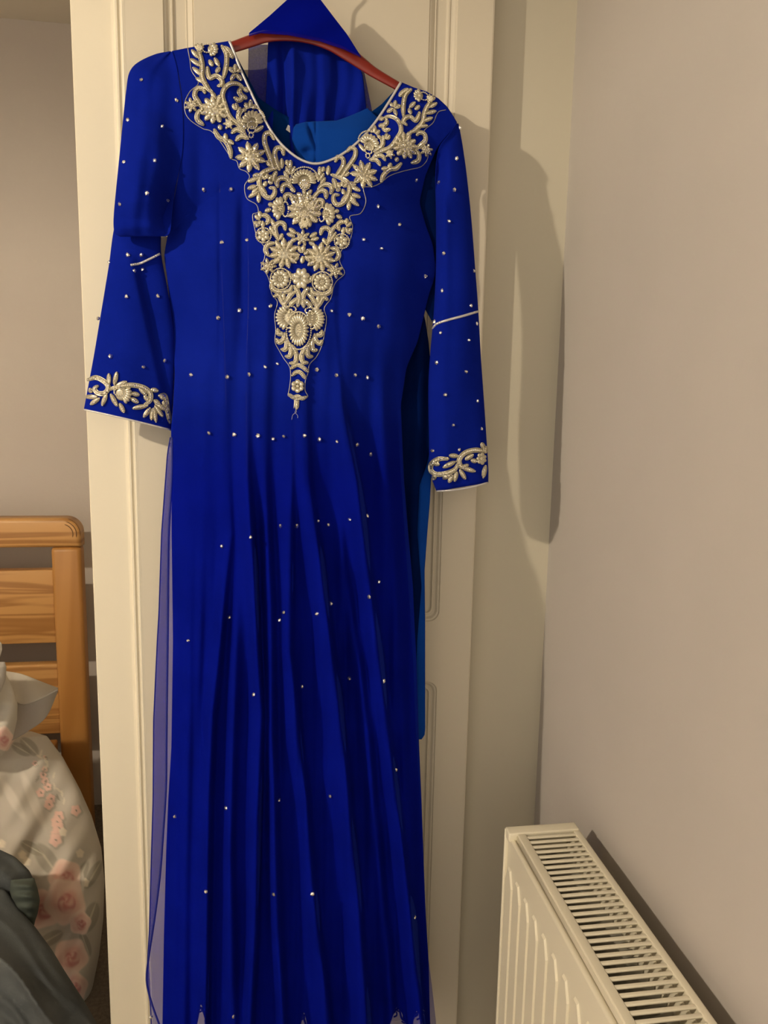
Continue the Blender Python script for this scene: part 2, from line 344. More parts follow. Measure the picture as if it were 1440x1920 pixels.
# colour-painted printed cotton (print is bound to the cloth's own coordinates)
def cotton(name):
    M = mat(name, (1, 1, 1), .9); n, l, b = nodes(M); a = n.new('ShaderNodeVertexColor'); a.layer_name = 'print'; l.new(a.outputs[0], b.inputs['Base Color'])
    b.inputs['Sheen Weight'].default_value = .1
    return M
m_print = cotton('rose_print_cotton')
def lerp(c, d, k): return c*(1-k[..., None])+np.asarray(d, float)*k[..., None]
def paint(X, Y):
    C = np.broadcast_to(np.array([.50, .46, .40]), X.shape+(3,)).copy()
    nz = np.sin(X*.05+np.sin(Y*.03)*2)*np.sin(Y*.041+1)
    C *= (1+.05*nz)[..., None]
    def ell(cx, cy, rx, ry, rot=0, soft=.12, wob=0, nw=5, ph=0):
        a = math.radians(rot); dx, dy = X-cx, Y-cy
        u, v = (dx*math.cos(a)+dy*math.sin(a))/rx, (-dx*math.sin(a)+dy*math.cos(a))/ry
        r = np.hypot(u, v)*(1+wob*np.sin(nw*np.arctan2(v, u)+ph)); return 1-ss(1-soft, 1+soft, r), r, np.arctan2(v, u)
    pk = (.68, .36, .31); dk = (.50, .17, .16); lt = (.80, .62, .53); gy = (.25, .23, .18); cr = (.70, .64, .52)
    for cx, cy, rx, ry, rot in ((88, 1612, 17, 36, -35), (150, 1645, 10, 34, 25), (55, 1400, 12, 22, -45), (40, 1405, 10, 20, -60), (175, 1640, 10, 30, 30), (170, 1720, 14, 30, 20), (95, 1760, 12, 26, 60), (160, 1770, 9, 24, -20), (60, 1590, 10, 24, -60)):
        k, r, t = ell(cx, cy, rx, ry, rot); C = lerp(C, gy, k*.65)
        k2, r, t = ell(cx, cy, rx*.12, ry*.95, rot, .5); C = lerp(C, cr, k2*.5)
    for cx, cy, rr, rot in ((122, 1645, 30, 10), (80, 1705, 34, 40), (122, 1690, 38, 0), (132, 1795, 32, 30), (138, 1850, 26, 0), (5, 1385, 20, 0), (150, 1730, 20, 0), (-40, 1480, 34, 0), (-70, 1640, 40, 0)):
        k, r, t = ell(cx, cy, rr, rr*1.12, rot, .08, .07, 5, cx); C = lerp(C, lt, k)
        sp = .5+.5*np.sin(9*r-2*t+cx); C = lerp(C, pk, k*(.35+.5*sp)*ss(1.05, .4, r))
        k3, _, _ = ell(cx+3, cy+4, rr*.45, rr*.5, rot); C = lerp(C, dk, k3*(.25+.5*(.5+.5*np.sin(14*r+3*t))))
    R2 = np.random.default_rng(3)
    for t_ in np.linspace(0, 1, 15):
        cx = 75+45*t_+R2.normal(0, 11)*(.4+t_); cy = 1420+155*t_; rr = 3+8*t_**.7
        k, r, t = ell(cx, cy, rr, rr*1.1, 0, .14, .11, 5, cx); C = lerp(C, gy, ell(cx+2, cy+2, rr*1.25, rr*1.35, 0, .15, .1, 5, cx)[0]*.5); C = lerp(C, lt, k); C = lerp(C, pk, k*.45)
        C = lerp(C, gy, ell(cx+1, cy, 1.8, 2.2)[0])
    for t_ in np.linspace(0, 1, 14):
        C = lerp(C, gy if R2.random() < .5 else cr, ell(72+50*t_+R2.normal(0, 10), 1412+90*t_, 2, 7, R2.uniform(-60, 60))[0]*.7)
    for cx, cy in ((42, 1603), (50, 1615), (3, 1582), (118, 1560), (150, 1600), (160, 1655)):
        C = lerp(C, (.76, .68, .56), ell(cx, cy, 7, 8, 0, .2, .1, 5)[0])
    for cx, cy, rx, ry, rot in ((62, 1500, 9, 52, -22), (25, 1500, 9, 40, -30), (155, 1655, 3, 20, 0)):
        C = lerp(C, (.66, .61, .54), ell(cx, cy, rx, ry, rot, .3)[0]*.8)
    return C
def set_print(o, X, Y):
    C = paint(X, Y).reshape(-1, 3); a = o.data.color_attributes.new('print', 'FLOAT_COLOR', 'POINT')
    a.data.foreach_set('color', np.c_[C, np.ones(len(C))].astype(np.float32).ravel())
def blob(name, pairs, Yc, th, M, parent=None, nr=60, nc=48, disp=None, printed=False, back=.5, cap=True):
    """closed cushion: rows between left and right outline pixels, front bulging toward the room"""
    P = smooth_poly([(a[0], a[1], b_[0], b_[1], *([0]*0)) for a, b_ in pairs], nr) if False else None
    L = np.array([a for a, _ in pairs], float); R = np.array([b_ for _, b_ in pairs], float)
    q = np.c_[L, R, np.array(Yc, float)*np.ones(len(L)), np.array(th, float)*np.ones(len(L))]
    t = np.linspace(0, len(L)-1, nr); Q = np.stack([np.interp(t, range(len(L)), q[:, i]) for i in range(6)], 1)
    for _ in range(2): Q[1:-1] = (Q[:-2]+2*Q[1:-1]+Q[2:])/4
    s = (1-np.cos(np.linspace(0, math.pi, nc)))/2
    X = Q[:, 0:1]*(1-s)+Q[:, 2:3]*s; Yp = Q[:, 1:2]*(1-s)+Q[:, 3:4]*s
    e = np.sqrt(np.clip(1-(2*s-1)**2, 0, 1))[None]
    d = disp(X, Yp) if disp else 0
    Fm = U(X, Yp, Q[:, 4:5]-Q[:, 5:6]*e-d*e)
    Bm = U(X, Yp, Q[:, 4:5]+Q[:, 5:6]*e*back)[:, ::-1]
    A = np.concatenate([Fm, Bm[:, 1:-1]], 1); n2 = A.shape[1]
    f = grid_faces(nr, n2, wrap=True)
    if cap: f += [tuple(range(n2))[::-1], tuple((nr-1)*n2+j for j in range(n2))]
    o = mesh(name, A.reshape(-1, 3), f, M, parent, True)
    if printed:
        Xa = np.concatenate([X, X[:, ::-1][:, 1:-1]], 1); Ya = np.concatenate([Yp, Yp[:, ::-1][:, 1:-1]], 1); set_print(o, Xa, Ya)
    return o
rw = lambda X, Y: .012*np.sin(X*.06+Y*.02)+.01*np.sin(X*.03-Y*.05+1)+.006*np.sin(X*.11+Y*.07)
du = blob('duvet', [((-400, 1390), (58, 1371)), ((-430, 1400), (88, 1380)), ((-430, 1440), (118, 1420)), ((-430, 1490), (150, 1480)), ((-400, 1530), (172, 1530)), ((-200, 1590), (190, 1590)), ((5, 1650), (196, 1650)), ((5, 1720), (194, 1720)), ((5, 1790), (186, 1790)), ((5, 1860), (172, 1860)), ((5, 1960), (150, 1960))],
     np.linspace(.68, .42, 11), [.02, .05, .08, .1, .11, .12, .12, .11, .1, .09, .07], m_print, None, 330, 240, rw, True)
tag(du, 'grey duvet printed with pink roses bunched on the bed beside the door', 'duvet')
pw = empty('pillow', U(-20, 1400, .55), 'rose-printed pillow with open flanged end in front of headboard', 'pillow')
o = blob('pillow_body', [((-400, 1262), (8, 1258)), ((-400, 1275), (22, 1285)), ((-400, 1300), (33, 1320)), ((-400, 1330), (32, 1350)), ((-400, 1365), (24, 1385)), ((-400, 1395), (5, 1416)), ((-400, 1410), (-20, 1428))], .50, [.01, .04, .06, .07, .07, .05, .02], m_print, pw, 90, 90, lambda X, Y: .012*np.sin(X*.12+Y*.06)+.008*np.sin(Y*.13), True)
# upper flange cloth and its grey underside
def patch(name, A, B, YA, YB_, M, parent, nr=30, nc=40, disp=0, printed=False):
    A = smooth_poly(A, nc); B = smooth_poly(B, nc); t = np.linspace(0, 1, nr)[:, None, None]
    Q = A[None]*(1-t)+B[None]*t; X, Yp = Q[..., 0], Q[..., 1]
    Yd = np.linspace(0, 1, nr)[:, None]*(YB_-YA)+YA+disp*np.sin(np.linspace(0, 9, nc))[None]*np.ones((nr, 1))
    o = sheet(name, U(X, Yp, Yd), M, parent, thick=.003)
    if printed: set_print(o, X, Yp)
    return o
patch('flange', [(5, 1258), (40, 1264), (75, 1278), (109, 1291)], [(20, 1310), (42, 1321), (70, 1313), (108, 1293)], .60, .54, m_print, pw, disp=.004, printed=True)
patch('flange_lining', [(28, 1318), (42, 1321), (70, 1313), (108, 1293)], [(22, 1388), (50, 1372), (85, 1345), (108, 1295)], .545, .58, m_cloth_in, pw, disp=.002)
p2 = tag(blob('small_cushion', [((-260, 1240), (9, 1241)), ((-260, 1250), (12, 1250)), ((-260, 1275), (11, 1272)), ((-260, 1300), (2, 1296)), ((-260, 1310), (-10, 1312))], .36, [.01, .03, .04, .03, .01], m_cloth_in), 'plain grey cushion edge tucked under the white one at left', 'cushion')
p3 = tag(blob('white_cushion', [((-260, 1196), (-3, 1200)), ((-260, 1205), (3, 1206)), ((-260, 1220), (4, 1218)), ((-260, 1235), (0, 1232)), ((-260, 1242), (-10, 1244))], .36, [.01, .03, .04, .03, .01], m_white), 'white cushion corner at the left edge before the headboard', 'cushion')
# folded grey garment in the foreground
m_slate = noise_col(mat('slate_cloth', (.05, .05, .05), .9), (.046, .052, .056), (.085, .092, .094), (12, 12, 12), bump=.4, bscale=600, dist=.001)
m_dkgreen = noise_col(mat('dark_green_cloth', (.03, .04, .03), .85), (.035, .046, .038), (.06, .072, .06), (12, 12, 12))
th_ = empty('grey_throw', U(20, 1800, .1), 'slate grey throw heaped in diagonal folds over the duvet', 'throw')
def dg(X, Y):
    u = Y-X*1.18+7*np.sin(X*.05); t_ = lambda a, p, q: 1-np.abs(np.sin(u*a+p))**q
    return .028*t_(.019, .4, .8)+.009*t_(.043, 1.3, 1.2)*(.6+.4*np.sin(X*.04))+.004*t_(.085, .9+0*X, 1.3)*(.5+.5*np.sin(X*.03+Y*.02))-.018
o = blob('throw_front', [((-300, 1640), (-60, 1650)), ((-300, 1670), (10, 1668)), ((-300, 1700), (38, 1706)), ((-300, 1735), (66, 1738)), ((-300, 1780), (97, 1780)), ((-140, 1820), (121, 1820)), ((-140, 1880), (160, 1880)), ((-140, 1990), (208, 1966))], [.2, .2, .18, .16, .13, .1, .06, .02], [.01, .04, .06, .07, .08, .08, .08, .06], m_slate, th_, 120, 90, dg)
o = blob('throw_back', [((-330, 1580), (-20, 1584)), ((-330, 1600), (28, 1606)), ((-330, 1630), (55, 1632)), ((-330, 1660), (66, 1655)), ((-330, 1690), (69, 1680)), ((-330, 1715), (72, 1700)), ((-330, 1740), (64, 1735))], [.24]*7, [.01, .04, .05, .05, .05, .04, .02], m_slate, th_, 60, 60, dg)
o = blob('throw_lining', [((20, 1650), (64, 1646)), ((18, 1668), (70, 1664)), ((22, 1690), (75, 1688)), ((30, 1715), (71, 1712)), ((42, 1735), (62, 1737))], [.2]*5, [.01, .03, .035, .03, .01], m_dkgreen, th_, 40, 40, lambda X, Y: .004*np.sin(Y*.3))

# ---------------------------------------------------------------- garment shape
T_ = np.array([(300, 99), (322, 96), (352, 90), (400, 82), (430, 77), (438, 96), (450, 128), (470, 172), (490, 213), (510, 248), (530, 273), (555, 294), (575, 304), (592, 307), (612, 303), (640, 290), (670, 267), (700, 234), (725, 198), (752, 154), (775, 164), (800, 172), (822, 185), (838, 200), (850, 218), (858, 232), (880, 260)], float)
TX = lambda x: np.interp(x, T_[:, 0], T_[:, 1])
XL = sI([(0, 322), (100, 322), (150, 335), (200, 341), (270, 341), (330, 333), (390, 321), (432, 316), (480, 308), (520, 314), (560, 318), (620, 324), (700, 328), (760, 325), (806, 321), (850, 323), (1000, 322), (1200, 325), (1400, 322), (1500, 316), (1600, 312), (1750, 308), (1990, 304)], 8)
XR = sI([(0, 858), (232, 858), (250, 842), (275, 820), (330, 797), (380, 786), (422, 798), (460, 812), (500, 817), (525, 814), (552, 804), (590, 795), (640, 783), (688, 762), (760, 751), (900, 757), (1000, 765), (1100, 774), (1250, 781), (1390, 785), (1500, 790), (1700, 797), (1800, 803), (1990, 808)], 8)
ridges = [  # (y,x) line, amplitude m, left width px, right width px, y-range of growth
 ([(600, 372), (900, 365), (1300, 350), (1900, 335)], .006, 26, 20, 700, 1300),
 ([(500, 405), (700, 420), (1000, 432), (1200, 412), (1340, 398), (1500, 390), (1900, 384)], .011, 16, 8, 820, 1300),
 ([(600, 462), (900, 464), (1060, 474), (1220, 482), (1340, 489), (1540, 482), (1743, 478), (1990, 466)], .014, 15, 7, 760, 1100),
 ([(700, 500), (900, 498), (1140, 507), (1383, 508), (1460, 512), (1743, 520), (1990, 534)], .012, 11, 9, 800, 1150),
 ([(700, 435), (1000, 448), (1300, 440), (1600, 430), (1990, 440)], .008, 14, 10, 900, 1400),
 ([(790, 545), (900, 545), (1222, 543), (1400, 560), (1500, 573), (1660, 584), (1823, 604), (1990, 625)], .012, 22, 8, 760, 1150),
 ([(700, 572), (900, 578), (1061, 600), (1182, 615), (1303, 631), (1420, 645), (1540, 655), (1702, 672), (1904, 686), (1990, 690)], .016, 26, 7, 760, 1100),
 ([(600, 625), (760, 640), (900, 668), (1061, 688), (1222, 708), (1340, 722), (1460, 737), (1622, 758), (1783, 776), (1990, 800)], .017, 24, 7, 650, 1000),
 ([(560, 700), (700, 712), (800, 720), (1000, 735), (1400, 755), (1990, 790)], .006, 18, 14, 600, 900),
 ([(800, 610), (1100, 650), (1300, 680), (1500, 700), (1900, 735), (1990, 740)], .009, 14, 10, 900, 1300),
]
rz = [(np.array(p, float), a, wl, wr, y0, y1) for p, a, wl, wr, y0, y1 in ridges]
def folds(x, y, k=1):
    h = np.zeros(np.broadcast(x, y).shape)
    for p, a, wl, wr, y0, y1 in rz:
        xc = np.interp(y, p[:, 0], p[:, 1]); d = x-xc
        h = h+a*2.6*(.07+.90*ss(y0, y1, y))*np.where(d < 0, np.exp(-(d/wl)**2), np.exp(-(d/wr)**2))*ss(380, 520, y)
    h = h+.0022*np.sin(x*.075+y*.004)*ss(330, 600, y)+.0012*np.sin(x*.17+y*.006+np.sin(y*.01))*ss(500, 800, y)
    h = h+.0011*np.sin(x*.31+y*.004)*ss(900, 1200, y)
    return h*k
def OFF(y): return .045*ss(560, 980, y)
def G(x, y):
    """distance of the dress front from the door"""
    x = np.asarray(x, float); y = np.asarray(y, float)
    s = np.clip((x-XL(y))/(XR(y)-XL(y)), 0, 1)
    e = 1-np.abs(2*s-1)**3.2
    e = np.where(s < .5, np.maximum(e, .86*(1-ss(330, 470, y))), np.maximum(e, .86*(1-ss(235, 330, y))))
    g = .052+.034*e+.012*np.sin(math.pi*s)
    dT = np.clip(y-TX(x), 0, 400)
    g = g*(1-.0*dT)+.0
    g = np.where(dT < 110, .070+(g-.070)*ss(0, 110, dT), g)
    # hollows: armhole creases left/right, bust softness
    g = g-.006*np.exp(-((x-375)/16)**2-((y-330)/90)**2)+.006*np.exp(-((x-720)/55)**2-((y-470)/110)**2)
    g = g-.007*np.exp(-((x-455)/10)**2)*ss(330, 420, y)*ss(700, 500, y)-.005*np.exp(-((x-412)/5)**2)*ss(330, 380, y)*ss(900, 500, y)*.35
    return g+folds(x, y)+OFF(y)
dress = empty('embroidered_dress', U(570, 1500, -.05), 'long royal blue dress with silver beaded neckline hanging on the door', 'dress')
def lin_end(x):
    return 1955-72*np.exp(-((x-377)/11.)**2)-58*np.exp(-((x-569)/9.)**2)-66*np.exp(-((x-745)/20.)**2)-58*np.exp(-((x-783)/13.)**2)-30*np.exp(-((x-340)/9.)**2)-25*np.exp(-((x-690)/8)**2)
def body_grid(ns, nt, x0f, x1f, ytop, ybot, gf):
    s = np.linspace(0, 1, ns)[None]; y = np.broadcast_to(ytop(s), (1, ns)).copy(); yt = y
    for _ in range(30): xx = x0f(yt)+(x1f(yt)-x0f(yt))*s; yt = .5*yt+.5*TX(xx) if ytop is TOP else yt
    xb = x0f(1900.)+(x1f(1900.)-x0f(1900.))*s; yb = ybot(xb)
    t = np.linspace(0, 1, nt)[:, None]; Y = yt+(yb-yt)*t; X = x0f(Y)+(x1f(Y)-x0f(Y))*s
    return X, Y, U(X, Y, -gf(X, Y))
TOP = lambda s: 150+0*s
X, Y, P = body_grid(330, 420, XL, XR, TOP, lin_end, G)
sheet('front_panel', P, m_blue, dress, thick=.0012)
# side returns (cloth turning back toward the door)
for side in (0, 1):
    yy = np.linspace(240 if side else 110, 1930, 200)
    xe = (XR if side else XL)(yy); g0 = G(xe, yy)
    d = np.linspace(0, 1, 6)
    wdt = -6 if side else 6
    PP = np.stack([U(xe+wdt*math.sin(q*1.5), yy, -(g0*(1-q)+(.022+OFF(yy))*q)) for q in d], 1)
    sheet('side_fold', PP, m_blue, dress)
# back panel : yoke seen inside the neckline and skirt back
BN = np.array([(322, 97), (352, 92), (400, 84), (432, 80), (450, 118), (485, 184), (520, 208), (560, 230), (610, 243), (660, 236), (715, 196), (752, 157), (775, 166), (800, 175), (838, 202), (855, 232)], float)
xs = np.linspace(324, 854, 120); yt = np.interp(xs, BN[:, 0], BN[:, 1]); tt = np.linspace(0, 1, 40)[:, None]
Yb = yt+(620-yt)*tt; Xb = np.where(xs > 700, xs-(xs-700)*.45*ss(250, 600, Yb), xs+0*Yb)
sheet('back_yoke', U(Xb, Yb, -.040-.004*np.sin(Xb*.05)), m_teal, dress, thick=.001)
bxr = I([(560, 790), (590, 795), (630, 801), (680, 806), (760, 807), (900, 806), (1000, 800), (1080, 793), (1160, 793), (1250, 792), (1400, 783), (1990, 800)])
yy = np.linspace(570, 1868, 160)[:, None]; s = np.linspace(0, 1, 70)[None]
Xb = (XL(yy)+4)*(1-s)+bxr(yy)*s
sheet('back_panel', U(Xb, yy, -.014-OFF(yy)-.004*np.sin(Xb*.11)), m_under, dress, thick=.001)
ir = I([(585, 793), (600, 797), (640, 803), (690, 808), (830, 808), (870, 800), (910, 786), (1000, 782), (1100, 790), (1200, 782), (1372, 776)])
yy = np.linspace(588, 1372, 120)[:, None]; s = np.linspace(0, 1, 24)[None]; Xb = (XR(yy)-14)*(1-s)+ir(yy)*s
sheet('bodice_shade_sheet', U(Xb, yy, -.033-OFF(yy)+.004*np.sin(Xb*.16+yy*.006)), m_under, dress, thick=.001)  # added dark sheet over the satin, standing for shade cast by the bodice
# gusset under the right sleeve
A = [(806, 282), (790, 325), (784, 372), (797, 425), (812, 470), (812, 520), (800, 555), (796, 578)]; B = [(824, 284), (824, 330), (824, 380), (824, 430), (823, 480), (821, 530), (818, 575), (813, 608)]
A = smooth_poly(A, 30); B = smooth_poly(B, 30); t = np.linspace(0, 1, 8)[None, :, None]; Q = A[:, None]*(1-t)+B[:, None]*t
sheet('underarm_gusset', U(Q[..., 0], Q[..., 1], -.047), m_under, dress, thick=.001)
# sheer net layer over the skirt
NL = sI([(700, 334), (806, 322), (850, 314), (1000, 303), (1150, 298), (1200, 295), (1350, 288), (1500, 287), (1600, 284), (1750, 280), (1810, 276), (1850, 276), (1880, 282), (1990, 286)], 8)
NR = sI([(700, 742), (900, 752), (1100, 766), (1250, 775), (1390, 781), (1500, 788), (1700, 797), (1780, 801), (1850, 810), (1920, 818), (1990, 820)], 8)
def GN(X, Y):
    g = G(np.clip(X, XL(Y)+2, XR(Y)-2), Y)+.0022
    g = g-.0014*ss(790, 710, Y)+.0028*(np.sin(X*.10+Y*.012)*.5+.5)*ss(800, 1000, Y)
    out = np.clip((XL(Y)+2-X)/30, 0, 1.4)
    return g-.018*out+.004*np.sin(Y*.012)*out
s = np.linspace(0, 1, 260)[None]; yy = np.linspace(700, 1985, 300)[:, None]
Xn = NL(yy)*(1-s)+NR(yy)*s
nt_ = sheet('net_overlay', U(Xn, yy, -GN(Xn, yy)), m_skirtnet, dress)
# rolled hem line of the net and the second net ply showing at left
for k_, pts in enumerate(([(y_, float(NL(y_))) for y_ in np.linspace(820, 1985, 90)], [(820, 323), (900, 322), (1000, 316), (1200, 314), (1400, 312), (1480, 311), (1560, 306), (1640, 300), (1720, 290), (1800, 278), (1840, 275), (1880, 284), (1925, 300)])):
    q = smooth_poly([(x_, y_) for y_, x_ in pts], 110); v, f = tube_pts(U(q[:, 0], q[:, 1], -(GN(q[:, 0], q[:, 1])-.001)), .0009 if k_ == 0 else .0016, 6); mesh('net_hem', v, f, m_lace, nt_)
s = np.linspace(0, 1, 30)[None]; yy = np.linspace(830, 1900, 120)[:, None]
in_ = I([(820, 328), (1000, 320), (1500, 312), (1640, 300), (1800, 279), (1900, 284)])
Xn = (NL(yy)+1)*(1-s)+in_(yy)*s
sheet('inner_net', U(Xn, yy, -(GN(Xn, yy)-.008)), m_net, nt_)
# dark lace scallops at the hem
lc = MB()
def lacecurve(pts, r=.0012):
    q = smooth_poly(pts, 18); v, f = tube_pts(U(q[:, 0], q[:, 1], -(G(q[:, 0], q[:, 1])-.003)), r, 6); lc.add(v, f)
for cx, cy in ((377, 1886), (569, 1900), (742, 1895), (785, 1900), (765, 1912), (345, 1915), (690, 1925)):
    for a in range(0, 360, 60):
        r_ = 9
        lacecurve([(cx+3*math.cos(math.radians(a)), cy+3*math.sin(math.radians(a))), (cx+r_*math.cos(math.radians(a+18)), cy+r_*math.sin(math.radians(a+18))), (cx+12*math.cos(math.radians(a+45)), cy+12*math.sin(math.radians(a+45)))])
for x0 in range(320, 810, 13):
    lacecurve([(x0, lin_end(np.array(x0))), (x0+4, lin_end(np.array(x0+6.))+6), (x0+10, lin_end(np.array(x0+10.))+2), (x0+15, lin_end(np.array(x0+14.))-3)], .0016)
lc.build('hem_lace', m_lace, dress, True, kind='stuff')

# sleeves
def sleeve(name, pairs, Gc, th, nr=110, nc=44, disp=None, merge=None):
    L = np.array([a for a, _ in pairs], float); R = np.array([b_ for _, b_ in pairs], float)
    LL = smooth_poly(L, nr); RR = smooth_poly(R, nr)
    Gc = np.interp(np.linspace(0, 1, nr), np.linspace(0, 1, len(Gc)), Gc)[:, None]; th = np.interp(np.linspace(0, 1, nr), np.linspace(0, 1, len(th)), th)[:, None]
    s = (1-np.cos(np.linspace(0, math.pi, nc)))/2
    X = LL[:, 0:1]*(1-s)+RR[:, 0:1]*s; Yp = LL[:, 1:2]*(1-s)+RR[:, 1:2]*s
    e = np.sqrt(np.clip(1-(2*s-1)**2, 0, 1))[None]
    d = disp(X, Yp, s[None]) if disp else 0
    gf = Gc+th*e+d*e; gb = Gc-th*.8*e
    if merge == 'R': k = ss(.55, 1, s)[None]*ss(455, 400, Yp); gf = gf*(1-k)+(G(X+2, Yp)+.0012)*k
    if merge == 'L': k = ss(.5, 0, s)[None]*ss(400, 300, Yp); gf = gf*(1-k)+(G(X-2, Yp)+.0012)*k
    A = np.concatenate([U(X, Yp, -gf), U(X, Yp, -gb)[:, ::-1][:, 1:-1]], 1)
    o = mesh(name, A.reshape(-1, 3), grid_faces(nr, A.shape[1], wrap=True), m_blue, dress, True)
    md = o.modifiers.new('thickness', 'SOLIDIFY'); md.thickness = .0012; md.offset = 0
    from_ = (X, Yp, gf)
    def depth(x, y):
        x = np.asarray(x, float); y = np.asarray(y, float)
        sh = x.shape; x1 = x.ravel(); y1 = y.ravel(); out = np.empty(len(x1))
        for i in range(len(x1)):
            k = np.argmin((X-x1[i])**2+(Yp-y1[i])**2); out[i] = gf.ravel()[k]
        return out.reshape(sh)
    return o, depth
wl = lambda X, Y, s: .0018*np.sin(X*.09+Y*.03)+.0014*np.sin(Y*.05-X*.04)+.003*np.exp(-((s-.35)/.1)**2)
ul, gUL = sleeve('sleeve', [((318, 97), (323, 97)), ((290, 103), (326, 106)), ((256, 120), (331, 125)), ((243, 137), (335, 150)), ((238, 165), (340, 185)), ((232, 220), (343, 230)), ((225, 290), (341, 290)), ((218, 360), (328, 355)), ((214, 405), (322, 405)), ((214, 428), (320, 430)), ((217, 438), (317, 439)), ((226, 443), (310, 443))],
     [.052, .054, .056, .058, .06, .066, .074, .082, .086, .086, .084, .082], [.004, .012, .02, .024, .026, .03, .032, .032, .03, .024, .014, .004],
     disp=lambda X, Y, s: wl(X, Y, s)-.005*np.exp(-((X-275)/22)**2-((Y-300)/30)**2)+.004*np.exp(-((Y-425)/10)**2), merge='R')
crease = lambda X, Y, s: .0015*np.sin(X*.06)-.014*ss(-6, 12, X-np.interp(Y, [480, 560, 800], [248, 266, 320]))*ss(470, 520, Y)*np.exp(-np.clip(X-np.interp(Y, [480, 560, 800], [248, 266, 320]), 0, 100)/60)
ll, gLL = sleeve('sleeve', [((217, 415), (303, 415)), ((211, 450), (301, 450)), ((206, 490), (302, 480)), ((198, 540), (314, 545)), ((188, 600), (324, 612)), ((178, 660), (326, 672)), ((168, 715), (324, 737)), ((158, 768), (320, 806))],
     [.045, .048, .052, .058, .06, .06, .06, .06], [.018, .018, .02, .022, .022, .022, .022, .02], disp=crease)
rl, gRL = sleeve('sleeve', [((856, 231), (859, 232)), ((842, 252), (862, 246)), ((824, 276), (867, 275)), ((817, 320), (874, 325)), ((818, 400), (883, 410)), ((818, 500), (890, 500)), ((814, 585), (896, 580)), ((808, 655), (901, 670)), ((804, 720), (906, 740)), ((805, 820), (912, 830)), ((807, 885), (915, 880)), ((819, 921), (915, 905))],
     [.060, .062, .064, .068, .073, .076, .078, .08, .08, .08, .08, .08], [.004, .012, .02, .024, .026, .026, .026, .026, .026, .024, .022, .02],
     disp=lambda X, Y, s: .0015*np.sin(X*.08+Y*.012)+.0035*np.exp(-((s-.25)/.12)**2)*ss(250, 400, Y), merge='L')
# piping
def strip(name, pts, gf, r, M, parent, n=60, off=.001):
    q = smooth_poly(pts, n); g_ = gf(q[:, 0], q[:, 1])+off
    v, f = tube_pts(U(q[:, 0], q[:, 1], -g_), r, 8); return mesh(name, v, f, M, parent)
def deb(gf):
    return gf
strip('neck_piping', T_[4:20], lambda x, y: G(x, y+1), .0018, m_pipe, dress, 90, .0014)
strip('cuff_piping', [(158, 768), (200, 777), (260, 791), (320, 806)], gLL, .0013, m_pipe, ll)
strip('sleeve_piping', [(245, 497), (262, 494), (282, 485), (300, 476)], gLL, .0016, m_pipe, ll, off=.003)
strip('cuff_piping', [(819, 921), (850, 919), (885, 913), (914, 905)], gRL, .0013, m_pipe, rl)
strip('sleeve_piping', [(811, 617), (818, 608), (840, 600), (870, 592), (896, 584)], gRL, .0018, m_pipe, rl)
# seams
for pts in ([(412, 340), (414, 450), (420, 620), (424, 760)], [(465, 420), (466, 560), (462, 700), (463, 900)], [(553, 790), (552, 900), (550, 1040)]):
    q = smooth_poly(pts, 60); v, f = tube_pts(U(q[:, 0], q[:, 1], -(G(q[:, 0], q[:, 1])+.0002)), .0005, 5); mesh('seam', v, f, m_lace, dress)
for pts, gf in (([(324, 100), (336, 150), (342, 200), (342, 270), (333, 335), (322, 392), (318, 430)], lambda x, y: np.maximum(G(x+2, y), .0)+.0),):
    q = smooth_poly(pts, 80); v, f = tube_pts(U(q[:, 0], q[:, 1], -(gf(q[:, 0], q[:, 1])+.0005)), .0007, 5); mesh('armhole_seam', v, f, m_lace, dress)
# care label on back yoke
o = MB(); q = U(np.array([540, 551, 547, 536]), np.array([234, 241, 251, 243]), -.0465); q2 = q+np.array([0, .001, 0]); o.add(np.r_[q, q2], [(0, 1, 2, 3), (4, 7, 6, 5), (0, 4, 5, 1), (1, 5, 6, 2), (2, 6, 7, 3), (3, 7, 4, 0)]); o.build('care_label', m_white, dress)

# ---------------------------------------------------------------- gems
def ico(sub):
    bm = bmesh.new(); bmesh.ops.create_icosphere(bm, subdivisions=sub, radius=1); bm.verts.index_update()
    v = np.array([q.co[:] for q in bm.verts]); f = [tuple(q.index for q in g.verts) for g in bm.faces]; bm.free(); return v, f
I0, I1 = ico(1), ico(2)
gm = bpy.data.meshes.new('gem')
gv, gf_ = I0; vv = [np.array(gv)*[.0031, .0024, .0031]]
gm.from_pydata([tuple(p) for p in vv[0]], [], gf_); gm.materials.append(m_cryst)
cm = MB(); tp = tube_pts([(.0033*math.cos(a), 0, .0033*math.sin(a)) for a in np.linspace(0, 2*math.pi, 13)[:-1]], .0007, 5, closed=True); cm.add(*tp)
def gem(x, y, gf, parent):
    o = bpy.data.objects.new('gem', gm); COL.objects.link(o); o.parent = parent; o.matrix_parent_inverse = parent.matrix_basis.inverted()
    p = U(x, y, -(float(gf(np.array(float(x)), np.array(float(y))))+.0018)); o.location = tuple(p)
    o.rotation_euler = (random.random()*3, random.random()*3, random.random()*3); k = .92+.25*random.random(); o.scale = (k, k, k)
for x, y in ((265, 150), (331, 188), (240, 225), (304, 237), (233, 304), (290, 301), (276, 362), (225, 383), (315, 376)): gem(x, y, gUL, ul)
for x, y in ((205, 492), (265, 478), (240, 478), (252, 508), (267, 505), (237, 556), (296, 555), (207, 668), (309, 676), (269, 688), (184, 597)): gem(x, y, gLL, ll)
for x, y in ((862, 240), (856, 297), (852, 356), (823, 342), (842, 415), (832, 475), (888, 508), (829, 545), (883, 573), (815, 603), (893, 607), (826, 624), (879, 638), (819, 680), (874, 697), (835, 740), (895, 752), (850, 797), (903, 804), (811, 845), (861, 843)): gem(x, y, gRL, rl)
